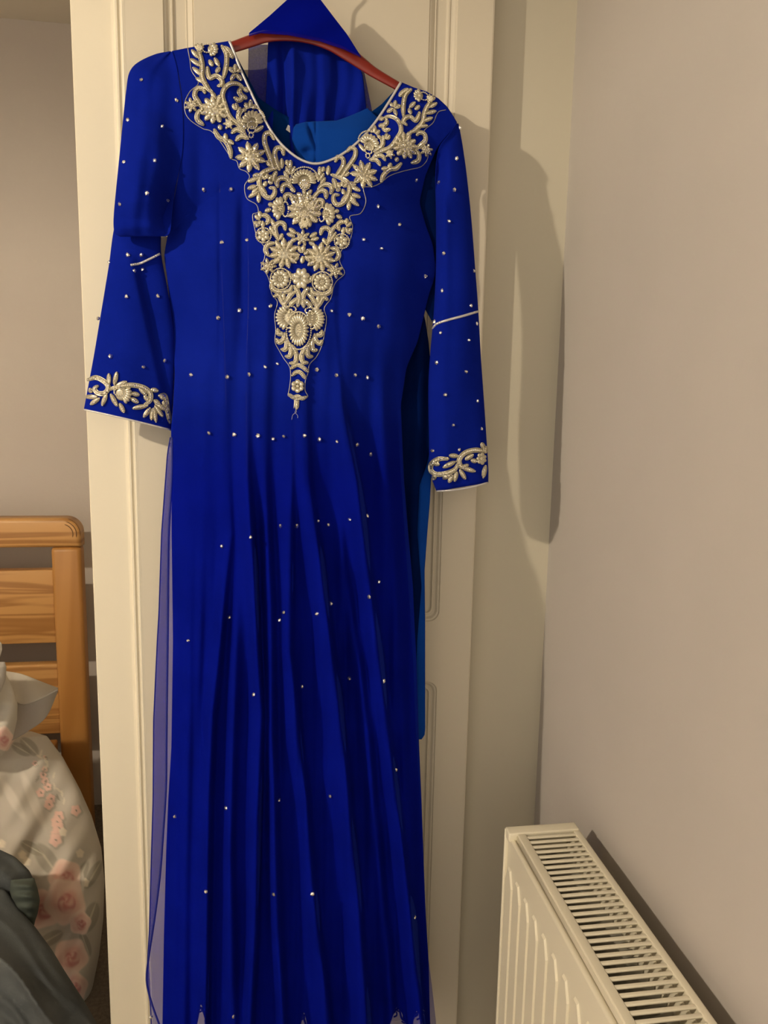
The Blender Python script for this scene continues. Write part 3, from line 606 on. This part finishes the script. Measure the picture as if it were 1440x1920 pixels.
for x, y in ((382, 356), (433, 355), (416, 454), (463, 450), (409, 596), (449, 582), (479, 579), (507, 574), (358, 703), (426, 707), (467, 702), (497, 688), (520, 682), (594, 693), (631, 704), (666, 703), (689, 708), (622, 583), (655, 590), (680, 597), (710, 612), (682, 449), (715, 466), (798, 518), (709, 387), (749, 421), (781, 338)): gem(x, y, G, dress)
for x, y in ((392, 812), (439, 815), (484, 817), (512, 823), (532, 818), (571, 817), (599, 824), (632, 828), (670, 834), (695, 852), (416, 1024), (470, 1007), (526, 986), (557, 986), (596, 977), (616, 984), (656, 974), (689, 967), (710, 1091), (692, 1119), (620, 1132), (595, 1151), (532, 1148), (524, 1163), (430, 1157), (353, 1201), (476, 1302), (566, 1287), (655, 1272), (719, 1277), (742, 1443), (619, 1493), (523, 1500), (424, 1515), (328, 1531), (586, 1676), (777, 1720), (513, 1677), (386, 1672), (283, 1907), (438, 1906)): gem(x, y, GN, nt_)

# ---------------------------------------------------------------- beaded embroidery
yoke = empty('embroidery', U(570, 420, -.09)); yoke.parent = dress; yoke.matrix_parent_inverse = dress.matrix_basis.inverted()
bm_ = {}
class Motif:
    """collects pieces in (px, py, height m) space, then lays them on the cloth"""
    def __init__(s, gf=G): s.p = {}; s.gf = gf
    def put(s, M, v, f):
        b = s.p.setdefault(M.name, (M, MB()))[1]; b.add(v, f)
    def ell(s, M, cx, cy, a, bb, h, ang, lift=0, lo=False):
        v, f = (I0 if lo else I1); c, sn = math.cos(ang), math.sin(ang)
        X = v[:, 0]*a; Y_ = v[:, 1]*bb
        s.put(M, np.c_[cx+X*c-Y_*sn, cy+X*sn+Y_*c, lift+v[:, 2]*h+h*.6], f)
    def bead(s, cx, cy, r=2.3, M=None, lift=.0014):
        a = random.random()*6
        s.ell(M or (m_cryst if random.random() < .22 else m_bead), cx, cy, r, r, r*.00085, a, lift, True)
    def scroll(s, pts, w=4.9, taper=True):
        n = max(8, int(sum(math.dist(pts[i], pts[i+1]) for i in range(len(pts)-1))/2.2)); q = smooth_poly(pts, n)
        tg = np.gradient(q, axis=0); tg /= np.linalg.norm(tg, axis=1)[:, None]+1e-9; nm = np.c_[-tg[:, 1], tg[:, 0]]
        u = np.linspace(0, 1, n); ww = w*(np.minimum(1, .62+2.2*np.minimum(u, 1-u)) if taper else np.ones(n))
        V = []; prof_ = [(-1, 0), (-1.0, .0011), (-.72, .0019), (-.5, .0010), (0, .0012), (.5, .0010), (.72, .0019), (1.0, .0011), (1, 0)]
        for i in range(n):
            for o_, h in prof_: V.append((*(q[i]+nm[i]*ww[i]*o_), h))
        k = len(prof_); f = grid_faces(n, k)
        s.put(m_rim, V, f+[tuple(range(k)), tuple((n-1)*k+j for j in range(k))])
        # round caps
        for i in (0, n-1): s.ell(m_rim, q[i][0], q[i][1], ww[i], ww[i], .0014, 0, -.0003, True)
        d = np.r_[0, np.cumsum(np.linalg.norm(np.diff(q, axis=0), axis=1))]
        for t in np.arange(.6, d[-1], 3.5):
            x, y = np.interp(t, d, q[:, 0]), np.interp(t, d, q[:, 1]); s.bead(x, y, np.interp(t, d, ww)*.55)
    def leaf(s, x0, y0, x1, y1, w=4.8):
        d = math.dist((x0, y0), (x1, y1)); a = math.atan2(y1-y0, x1-x0)
        s.ell(m_rim, (x0+x1)/2, (y0+y1)/2, d/2+.8, w, .0016, a, -.0003)
        for t in np.arange(1.2, d, 3.3):
            k = t/d; s.bead(x0+(x1-x0)*k, y0+(y1-y0)*k, w*.52*(1-.4*abs(2*k-1)), lift=.0018)
    def star(s, cx, cy, r, n=9, ph=0, sy=1):
        r *= 1.08
        for i in range(n):
            a = ph+2*math.pi*i/n; s.leaf(cx+math.cos(a)*r*.25, cy+math.sin(a)*r*.25*sy, cx+math.cos(a)*r, cy+math.sin(a)*r*sy, r*.2+.6)
        s.ell(m_rim, cx, cy, r*.55, r*.55*sy, .003, 0)
        for rr, k in ((r*.5, 9), (r*.26, 5), (0, 1)):
            for i in range(k):
                a = ph+.3+2*math.pi*i/k; s.bead(cx+math.cos(a)*rr, cy+math.sin(a)*rr*sy, 2.3, lift=.0038)
    def pearls(s, cx, cy, rx, ry, a0=0, a1=360, n=10, inner=.3, centre=True, w=None):
        s.ell(m_rim, cx, cy, rx*.62, ry*.62, .0014, 0, -.0004)
        for i in range(n):
            a = math.radians(a0+(a1-a0)*(i+.5)/n); ri, ro = inner, 1
            x0, y0, x1, y1 = cx+math.cos(a)*rx*ri, cy+math.sin(a)*ry*ri, cx+math.cos(a)*rx*ro, cy+math.sin(a)*ry*ro
            d = math.dist((x0, y0), (x1, y1)); wd = w or min(d*.45, math.radians((a1-a0)/n)*(rx+ry)/2*.98*.52+.3)
            s.ell(m_pearl, (x0+x1)/2, (y0+y1)/2, d/2, wd, .0030, math.atan2(y1-y0, x1-x0), .0008)
        if centre:
            for rr, k in ((inner*.75, max(5, n//2)), (0, 1)):
                for i in range(k):
                    a = 2*math.pi*i/k; s.bead(cx+math.cos(a)*rx*rr, cy+math.sin(a)*ry*rr, 1.9, lift=.003)
    def halo(s, cx, cy, rx, ry, a0=0, a1=360, M=None):
        n = int(math.radians(a1-a0)*(rx+ry)/2/3.4)
        for i in range(n+1):
            a = math.radians(a0+(a1-a0)*i/max(n, 1)); s.bead(cx+math.cos(a)*rx, cy+math.sin(a)*ry, 1.9, M)
    def build(s, name, parent, xf=None):
        keys = list(s.p); b = MB(); mi = []
        for i, k in enumerate(keys):
            M, q = s.p[k]; b.add(q.verts(), q.f); mi += [i]*len(q.f)
        V = b.verts()
        if xf is not None: V[:, :2] = np.c_[V[:, :2], np.ones(len(V))] @ xf
        W = U(V[:, 0], V[:, 1], -(s.gf(V[:, 0], V[:, 1])+.0012+V[:, 2]))
        f = b.f
        o = mesh(name, W, f, None, parent, True)
        for k in keys: o.data.materials.append(s.p[k][0])
        o.data.polygons.foreach_set('material_index', mi)
        sm = [True]*len(mi)
        cr_ = [keys.index(k) for k in keys if k in ('crystal', 'champagne_bead')]
        o.data.polygons.foreach_set('use_smooth', [i not in cr_ for i in mi]); return o
def fit(pairs):
    A = np.array([[*a, 1] for a, _ in pairs], float); B = np.array([b_ for _, b_ in pairs], float); return np.linalg.lstsq(A, B, rcond=None)[0]
XS = fit([((470, 294), (682, 330)), ((472, 222), (691, 267)), ((402, 204), (753, 272)), ((398, 93), (781, 182)), ((515, 261), (656, 283)), ((433, 296), (714, 342)), ((358, 198), (794, 285)), ((532, 290), (627, 300)), ((387, 154), (806, 226)), ((425, 99), (755, 178))])
XC = fit([((525, 392), (609, 400)), ((465, 355), (677, 374)), ((488, 411), (650, 421)), ((533, 475), (601, 481)), ((502, 499), (634, 508)), ((523, 520), (603, 522)), ((506, 353), (634, 370)), ((485, 324), (652, 338)), ((527, 299), (622, 315)), ((536, 600), (594, 602)), ((519, 625), (603, 628)), ((543, 680), (577, 683))])
def both(fn, name, xf):
    for q in (None, xf):
        random.seed(11); m_ = Motif(); fn(m_); m_.build(name, yoke, q)
C_ = lambda *p: (lambda m_: m_.scroll(list(p)))
def Lv(*l): return lambda m_: [m_.leaf(*q) for q in l]
# --- strap motifs (left strap, mirrored to right)
both(Lv((359, 93, 373, 109), (357, 110, 377, 124), (361, 126, 380, 142), (367, 146, 388, 156), (365, 84, 379, 98)), 'leaf_spray', XS)
both(lambda m_: (m_.scroll([(373, 95), (379, 121), (379, 144), (391, 167), (398, 173)], 5)), 'scroll', XS)
both(lambda m_: (m_.pearls(397, 92, 13, 14, -80, 110, 6, .15), m_.halo(388, 90, 9, 8), m_.star(374, 89, 8, 6)), 'flower', XS)
both(C_((416, 86), (424, 99), (425, 115), (423, 130), (419, 146)), 'scroll', XS)
both(C_((422, 88), (430, 97), (436, 108)), 'scroll', XS)
both(C_((389, 126), (390, 138), (394, 146), (405, 142), (415, 149), (416, 158), (409, 161)), 'scroll', XS)
both(Lv((392, 112, 399, 124), (402, 108, 411, 124), (412, 126, 405, 136)), 'leaf_spray', XS)
both(Lv((441, 136, 441, 120), (439, 136, 430, 126), (441, 138, 433, 150), (443, 138, 453, 151), (443, 134, 451, 130)), 'sprig', XS)
both(C_((455, 163), (446, 157), (432, 157), (421, 166), (417, 180), (422, 197), (427, 212), (434, 223), (447, 234), (458, 246)), 'scroll', XS)
both(C_((440, 183), (449, 188), (454, 182), (449, 172), (452, 164)), 'scroll', XS)
both(Lv((453, 177, 463, 186), (456, 164, 466, 172)), 'leaf_spray', XS)
both(C_((384, 174), (381, 167), (370, 166), (365, 178), (372, 191), (379, 203)), 'scroll', XS)
both(C_((379, 205), (371, 212), (370, 224), (381, 234)), 'scroll', XS)
both(lambda m_: m_.star(359, 197, 13, 7), 'flower', XS)
both(lambda m_: (m_.star(402, 205, 25, 11), m_.pearls(403, 204, 17, 17, 95, 275, 6, .2), m_.halo(407, 205, 7, 9, -90, 90)), 'flower', XS)
both(Lv((396, 172, 404, 184), (412, 178, 408, 190)), 'leaf_spray', XS)
both(Lv((442, 206, 437, 195), (444, 206, 443, 193), (446, 208, 451, 201), (449, 212, 447, 205)), 'sprig', XS)
both(C_((451, 205), (447, 218), (453, 230), (461, 240)), 'scroll', XS)
both(lambda m_: (m_.pearls(473, 228, 21, 22, 175, 370, 9, .3, False), m_.halo(473, 226, 24, 25, 180, 360), m_.halo(473, 234, 9, 7), m_.halo(472, 243, 7, 6), m_.halo(471, 253, 4, 5), m_.leaf(478, 247, 494, 236)), 'shell_flower', XS)
both(Lv((466, 203, 459, 193), (469, 202, 470, 187), (473, 203, 480, 197), (462, 206, 454, 206)), 'sprig', XS)
both(C_((435, 249), (442, 243), (451, 245), (460, 252)), 'scroll', XS)
both(C_((443, 263), (449, 257), (457, 256), (465, 260)), 'scroll', XS)
both(lambda m_: m_.star(429, 232, 10, 6), 'bead_flower', XS)
both(C_((402, 243), (410, 257), (422, 264), (431, 280), (433, 296)), 'scroll', XS)
both(Lv((422, 250, 424, 263), (438, 270, 426, 262), (414, 243, 411, 234)), 'leaf_spray', XS)
both(lambda m_: m_.star(470, 294, 26, 9, .3), 'star_flower', XS)
both(C_((514, 261), (507, 250), (498, 251), (496, 264), (502, 284), (508, 300), (511, 312)), 'scroll', XS)
both(C_((532, 290), (529, 279), (519, 278), (515, 288), (518, 303), (524, 318)), 'scroll', XS)
both(Lv((500, 301, 508, 312), (509, 304, 513, 316)), 'leaf_spray', XS)
# --- centre motifs
def one(fn, name, gf=G, parent=None):
    m_ = Motif(gf); fn(m_); return m_.build(name, parent or yoke)
one(lambda m_: (m_.pearls(570, 338, 24, 22, 160, 380, 13, .42, False), m_.halo(571, 337, 26, 24, 175, 365), m_.star(572, 346, 10, 8), m_.halo(572, 346, 9, 9)), 'shell_flower')
one(lambda m_: (m_.star(573, 370, 17, 7), m_.star(571, 395, 30, 12, .2), m_.star(560, 385, 13, 6), m_.star(584, 387, 13, 6), m_.star(571, 402, 12, 7), m_.star(571, 420, 10, 6)), 'star_flower')
both(lambda m_: (m_.pearls(525, 391, 16, 23, 95, 290, 7, .22), m_.halo(535, 392, 6, 14), m_.leaf(508, 392, 497, 396), m_.leaf(512, 384, 503, 383)), 'flower', XC)
both(C_((535, 375), (536, 366), (545, 366), (549, 377)), 'scroll', XC)
both(C_((522, 314), (506, 318), (492, 325), (486, 337), (489, 355), (498, 368), (508, 371), (515, 362), (514, 353), (506, 352)), 'scroll', XC)
both(Lv((465, 341, 482, 334), (464, 354, 481, 348), (466, 370, 484, 359), (485, 380, 485, 362), (500, 365, 486, 346), (474, 330, 488, 327), (473, 363, 483, 352)), 'leaf_spray', XC)
both(Lv((498, 336, 490, 328), (500, 335, 501, 325), (503, 336, 511, 329), (503, 339, 511, 344), (499, 340, 495, 350)), 'sprig', XC)
both(C_((545, 343), (537, 335), (525, 334), (519, 341), (521, 350)), 'scroll', XC)
both(C_((548, 352), (540, 346), (531, 348), (529, 360)), 'scroll', XC)
both(C_((518, 322), (514, 330), (512, 338)), 'scroll', XC)
both(Lv((528, 297, 529, 315), (545, 300, 543, 318), (536, 312, 545, 327), (537, 300, 540, 310), (553, 312, 546, 326), (533, 320, 541, 333)), 'leaf_spray', XC)
both(Lv((553, 360, 545, 350), (549, 366, 557, 372)), 'leaf_spray', XC)
both(Lv((488, 409, 487, 396), (487, 412, 478, 403), (489, 414, 480, 426), (492, 414, 493, 427), (476, 416, 484, 421)), 'sprig', XC)
both(C_((491, 404), (498, 404), (504, 411), (500, 420)), 'scroll', XC)
both(lambda m_: (m_.pearls(494, 441, 13, 13, 0, 360, 6, .1, True, 5), m_.halo(494, 441, 14, 14)), 'bead_flower', XC)
both(C_((535, 431), (532, 420), (523, 418), (516, 426), (518, 440), (522, 450)), 'scroll', XC)
both(Lv((506, 424, 517, 444), (508, 410, 517, 428), (530, 438, 523, 450)), 'leaf_spray', XC)
one(lambda m_: (m_.star(567, 446, 14, 7, .3),), 'bead_flower')
both(Lv((555, 438, 542, 428), (553, 443, 538, 438), (556, 447, 545, 453)), 'leaf_spray', XC)
both(C_((514, 456), (503, 458), (498, 469), (503, 479)), 'scroll', XC)
both(lambda m_: m_.star(533, 475, 26, 11, .1), 'star_flower', XC)
one(Lv((565, 474, 559, 461), (567, 474, 570, 459), (570, 477, 579, 470), (560, 480, 552, 488), (568, 480, 566, 494), (572, 480, 582, 490)), 'sprig')
both(lambda m_: (m_.star(503, 499, 14, 7), m_.halo(503, 500, 6, 6)), 'bead_flower', XC)
both(lambda m_: (m_.pearls(526, 523, 17, 18, 0, 360, 12, .3), m_.halo(526, 523, 19, 20)), 'flower', XC)
both(C_((510, 526), (511, 541), (526, 547), (543, 545), (547, 536)), 'scroll', XC)
one(lambda m_: m_.pearls(565, 522, 17, 21, 0, 360, 8, .12, False, 6.2), 'flower')
both(Lv((540, 508, 546, 522), (548, 513, 550, 526)), 'leaf_spray', XC)
both(C_((552, 536), (559, 548), (561, 560), (558, 574)), 'scroll', XC)
both(C_((558, 560), (550, 566), (543, 574)), 'scroll', XC)
both(C_((553, 547), (545, 553), (540, 561), (533, 572), (540, 578)), 'scroll', XC)
both(C_((514, 556), (522, 553), (528, 564), (535, 574)), 'scroll', XC)
both(Lv((532, 550, 531, 564),), 'leaf_spray', XC)
both(lambda m_: (m_.pearls(540, 595, 24, 26, 108, 252, 9, .35, False), m_.halo(540, 595, 8, 20, 90, 270), m_.halo(545, 580, 10, 6), m_.halo(545, 594, 5, 14)), 'shell_flower', XC)
one(lambda m_: (m_.halo(560, 620, 23, 35), m_.pearls(560, 618, 20, 32, 0, 360, 24, .38, False, 3.1), m_.halo(560, 618, 4, 9), m_.halo(560, 618, 1.5, 4)), 'sunflower')
both(C_((521, 617), (522, 625), (531, 626)), 'scroll', XC)
both(C_((519, 636), (524, 642), (532, 635), (534, 625)), 'scroll', XC)
both(C_((528, 655), (535, 655), (538, 645), (537, 634)), 'scroll', XC)
both(C_((536, 668), (543, 668), (546, 655), (541, 642)), 'scroll', XC)
both(C_((544, 681), (553, 680), (556, 668), (552, 656), (546, 647)), 'scroll', XC)
one(lambda m_: m_.scroll([(545, 691), (557, 684), (567, 688), (578, 697)], 4), 'chevron')
one(lambda m_: m_.scroll([(548, 704), (555, 698), (563, 698), (573, 710)], 4), 'chevron')
one(lambda m_: (m_.pearls(558, 724, 13, 13, 0, 360, 6, .25, False, 5.5), m_.bead(558, 724, 4, m_pearl)), 'bead_flower')
one(lambda m_: (m_.scroll([(542, 739), (550, 745), (558, 743), (566, 747), (575, 744)], 4), m_.scroll([(557, 746), (556, 766)], 4.5)), 'tail_motif')
th = MB()
for pts in ([(554, 768), (556, 772), (549, 778), (547, 787)], [(556, 768), (553, 773), (558, 779), (558, 784)]):
    q = smooth_poly(pts, 14); th.add(*tube_pts(U(q[:, 0], q[:, 1], -(G(q[:, 0], q[:, 1])+.0015)), .0003, 5))
th.build('loose_thread', m_pipe, yoke, True)
# silver outline thread along the applique
OL = [(352, 90), (356, 112), (359, 132), (372, 156), (356, 172), (346, 196), (352, 220), (380, 241), (396, 246), (412, 264), (428, 288), (434, 298), (444, 302), (449, 316), (462, 322), (468, 332), (459, 348), (463, 372), (481, 384), (484, 398), (474, 402), (478, 430), (484, 448), (496, 464), (496, 484), (490, 500), (500, 514), (506, 530), (510, 552), (520, 566), (515, 590), (517, 618), (516, 642), (524, 658), (532, 672), (543, 688), (545, 706), (543, 726), (541, 736), (540, 742), (551, 748), (551, 766)]
ORt = [(574, 764), (563, 750), (577, 744), (572, 732), (573, 712), (578, 698), (580, 684), (594, 668), (604, 646), (609, 622), (612, 596), (608, 578), (620, 560), (626, 536), (632, 526), (646, 512), (637, 490), (640, 470), (656, 450), (661, 424), (656, 406), (676, 400), (686, 378), (682, 352), (698, 350), (712, 344), (730, 330), (752, 322), (768, 318), (790, 312), (802, 296), (800, 266), (795, 246), (812, 230), (822, 210), (836, 206)]
for pts in (OL, ORt[1:]): strip('outline_cord', pts, G, .0006, m_thread, yoke, 260, .0008)
# cuff embroidery
def cuff(gf, parent, items):
    for nm, fn in items: one(fn, nm, gf, parent)
cuff(gLL, ll, [
 ('scroll', C_((165, 712), (180, 708), (196, 716), (203, 727), (196, 737), (183, 737), (177, 728), (183, 724))),
 ('leaf_spray', Lv((204, 700, 204, 722), (219, 697, 214, 722), (238, 715, 215, 725), (160, 744, 182, 744), (169, 759, 187, 746), (191, 761, 200, 738), (220, 762, 207, 738), (167, 728, 172, 736))),
 ('scroll', C_((205, 730), (222, 725), (246, 722), (270, 727), (282, 738), (281, 752), (272, 758))),
 ('flower', lambda m_: (m_.pearls(228, 738, 20, 22, -40, 70, 6, .3, False), m_.halo(222, 735, 8, 7))),
 ('leaf_spray', Lv((233, 774, 224, 756), (262, 741, 245, 737), (260, 755, 244, 746), (275, 741, 261, 727), (297, 733, 283, 730))),
 ('star_flower', Lv((278, 760, 248, 766), (282, 764, 269, 783), (286, 766, 284, 788), (288, 764, 293, 792), (290, 760, 306, 782), (290, 756, 314, 770), (280, 752, 270, 742), (288, 750, 300, 758))),
 ('scroll', C_((299, 742), (308, 741), (312, 752), (314, 768), (319, 792))),
 ('leaf_spray', Lv((300, 742, 310, 748), (306, 752, 311, 762))),
])
cuff(gRL, rl, [
 ('scroll', C_((910, 846), (890, 844), (871, 850), (861, 863), (865, 875), (877, 872))),
 ('leaf_spray', Lv((842, 854, 860, 855), (830, 877, 855, 865), (812, 868, 824, 871), (872, 862, 888, 852), (883, 863, 895, 865))),
 ('scroll', C_((840, 860), (822, 861), (809, 870), (808, 882), (817, 889), (835, 888), (852, 881), (860, 868))),
 ('star_flower', Lv((830, 898, 847, 889), (841, 905, 850, 890), (852, 903, 857, 884), (873, 899, 862, 880), (892, 884, 866, 877), (812, 900, 816, 890))),
 ('flower', lambda m_: m_.pearls(903, 860, 10, 12, 0, 360, 7, .2)),
 ('leaf_spray', Lv((911, 872, 906, 896), (903, 830, 908, 842), (911, 836, 910, 850))),
])

# ---------------------------------------------------------------- hanger
hg = empty('coat_hanger', U(575, 60, -.055), 'dark red wooden hanger holding the blue dress', 'hanger')
hp = np.array([(318, 114, 5), (332, 110, 8), (350, 105, 9), (400, 96, 10), (437, 88, 11), (470, 77, 12), (500, 68, 12), (540, 67, 10.5), (580, 72, 10.5), (620, 84, 12), (650, 99, 14), (675, 117, 12), (700, 135, 10), (745, 161, 8.5), (785, 184, 8), (815, 201, 6)], float)
q = smooth_poly(hp, 90); tg = np.gradient(q[:, :2], axis=0); tg /= np.linalg.norm(tg, axis=1)[:, None]; nm = np.c_[-tg[:, 1], tg[:, 0]]
sec = [(math.copysign(abs(math.cos(a))**.5, math.cos(a)), math.copysign(abs(math.sin(a))**.5, math.sin(a))) for a in np.linspace(0, 2*math.pi, 21)[:-1]]
V = np.array([[U(*(q[i, :2]+nm[i]*q[i, 2]*a), -.056-.0075*b_) for a, b_ in sec] for i in range(len(q))]).reshape(-1, 3)
n2 = len(sec); mesh('bar', V, grid_faces(len(q), n2, wrap=True)+[tuple(range(n2)), tuple((len(q)-1)*n2+j for j in range(n2))], m_red, hg)
hook = [(560, 62), (561, 20), (562, -20), (566, -40), (585, -62), (592, -90), (575, -112), (550, -108), (542, -90)]
qh = smooth_poly(hook, 50); v, f = tube_pts(U(qh[:, 0], qh[:, 1], -.056), .0018, 10); mesh('hook', v, f, m_chrome, hg)
dh = empty('door_hook', U(565, -100, -.05), 'metal over-door hook from which the hanger hangs', 'hook')
p0 = U(566, -105, -.056); b = MB(); b.box(p0[0]-.012, p0[0]+.012, -.004, -.001, p0[2]-.05, ZT+.004, .0005); b.box(p0[0]-.012, p0[0]+.012, -.004, .038, ZT+.001, ZT+.004, .0005); b.build('strap', m_chrome, dh)
v, f = tube_pts(smooth_poly([(p0[0], -.003, p0[2]-.03), (p0[0], -.03, p0[2]-.028), (p0[0], -.056, p0[2]-.008), (p0[0], -.066, p0[2]+.008)], 20) if False else [(p0[0], -.003, p0[2]-.02), (p0[0], -.03, p0[2]-.02), (p0[0], -.056, p0[2]-.012), (p0[0], -.066, p0[2]+.008)], .003, 8); mesh('peg', v, f, m_chrome, dh)

# ---------------------------------------------------------------- dupatta (net scarf over the hanger)
sca = empty('net_scarf', U(580, 100, -.05), 'sheer blue net scarf draped over the middle of the red hanger', 'scarf')
L = I([(-28, 566), (-20, 556), (0, 538), (30, 505), (62, 467), (80, 466), (330, 462)]); R = I([(-28, 570), (-20, 580), (0, 601), (30, 624), (65, 651), (105, 676), (140, 684), (230, 702), (330, 712)])
def drape(name, y0, y1, Lf, Rf, Yf, M, fold, nr=70, nc=90, thick=.001, parent=sca):
    yy = np.linspace(y0, y1, nr)[:, None]; s = np.linspace(0, 1, nc)[None]
    X = Lf(yy)*(1-s)+Rf(yy)*s; return sheet(name, U(X, yy, Yf(yy)+fold(X, yy)), M, parent, thick=thick)
ff = lambda X, Y: ss(55, 120, Y)*(.008*np.exp(-((X-528-.05*(Y-100))/9)**2)-.010*np.exp(-((X-548)/7)**2)-.008*np.exp(-((X-560-.06*(Y-100))/16)**2)-.005*np.exp(-((X-600-.03*Y)/8)**2)+.006*np.exp(-((X-640)/15)**2)+.002*np.sin(X*.2+Y*.012+np.sin(Y*.03)))
# peak over the hook, falling in front of the bar
yy = np.linspace(-27, 1, 40)
Lp = L; Rp = R
def front_low(x): return np.interp(x, [466, 490, 540, 600, 650, 684], [66, 53, 60, 72, 84, 108])
xs = np.linspace(0, 1, 90)[None]; t = np.linspace(0, 1, 60)[:, None]
yv = -26+t*(np.interp(xs, [0, .12, .4, .7, .88, 1], [64, 56, 59, 70, 84, 104])+26)
Xv = L(yv)*(1-xs)+R(yv)*xs
yw = -27+t*(np.interp(xs, [0, .12, .4, .7, .88, 1], [68, 62, 66, 78, 92, 108])+27)
Xw_ = L(yw)*(1-xs)+R(yw)*xs
sheet('scarf_front', U(Xw_, yw, -.068-.0035*ss(-20, 30, yw)+.003*np.sin((Xw_*.5+yw)*.07)), m_net, sca, thick=.001)
sheet('scarf_front', U(Xv, yv, -.064-.0035*ss(-20, 30, yv)+.003*np.sin((Xv*.6+yv)*.06)), m_blue, sca, thick=.001)
# bundle and sheer ends hanging behind the bar
L2 = I([(40, 505), (90, 502), (160, 500), (250, 494), (330, 490)]); R2 = I([(40, 622), (90, 660), (140, 680), (230, 690), (330, 700)])
drape('scarf_bundle', 45, 300, L2, R2, lambda y: -.040+0*y, m_blue, ff)
drape('scarf_tail', 84, 300, L, R, lambda y: -.032+0*y, m_net, lambda X, Y: .002*np.sin(X*.05))

# ---------------------------------------------------------------- satin trousers folded behind the dress
LQ = [(562, 228), (549, 240), (546, 262), (552, 284), (566, 310), (540, 420), (500, 600), (500, 760), (500, 1000), (500, 1200), (500, 1368), (506, 1382)]
RQ = [(640, 222), (706, 203), (716, 225), (722, 260), (726, 310), (750, 450), (780, 600), (808, 740), (809, 880), (801, 1000), (797, 1368), (790, 1384)]
rowY = np.array([228, 240, 262, 284, 310, 430, 600, 760, 1000, 1200, 1368, 1382.])
RX = I([(205, 690), (228, 716), (262, 724), (310, 726), (450, 750), (560, 778), (600, 795), (640, 801), (690, 807), (760, 809), (880, 809), (940, 806), (1000, 801), (1070, 796), (1160, 797), (1366, 797), (1378, 796), (1386, 790)])
LX = I([(205, 580), (228, 560), (240, 549), (262, 547), (284, 553), (310, 566), (420, 540), (600, 500), (1386, 500)])
st = empty('satin_trousers', U(650, 800, -.03), 'bright blue satin trousers folded behind the dress, showing at its right', 'trousers')
xs = np.linspace(0, 1, 110)[None]; t = np.linspace(0, 1, 300)[:, None]
yt = np.interp(xs, [0, .1, .45, .75, 1], [234, 229, 227, 213, 203]); Yv = yt+(1386-yt)*t**1.15; Xv = LX(Yv)*(1-xs)+RX(Yv)*xs
bulg = .020*np.sqrt(np.clip(1-(2*xs-1)**2, 0, 1))*ss(500, 300, Yv)*ss(200, 250, Yv)
cre = -.012*np.exp(-((Xv-583-.3*(Yv-250))/4)**2-((Yv-252)/18)**2)-.010*np.exp(-((Xv-577)/12)**2-((Yv-285)/9)**2)-.004*np.exp(-((Xv-592)/3)**2)*ss(320, 300, Yv)
fo = .0015*np.sin(Xv*.13+Yv*.004)*ss(500, 700, Yv)+.004*np.exp(-((Xv-np.interp(Yv, [700, 900, 1100, 1380], [775, 790, 784, 780]))/7)**2)*ss(700, 850, Yv)
Yd = -(.046*(1-ss(320, 560, Yv))+.026*ss(320, 560, Yv)+bulg+cre+fo+OFF(Yv))
sheet('trouser_leg', U(Xv, Yv, Yd), m_satin, st, thick=.0015)
Yb_ = Yd[60:, 8:-3]+.0045
sheet('trouser_leg', U(Xv[60:, 8:-3], Yv[60:, 8:-3]-6, np.minimum(Yb_, -.0225)), m_satin, st, thick=.001)
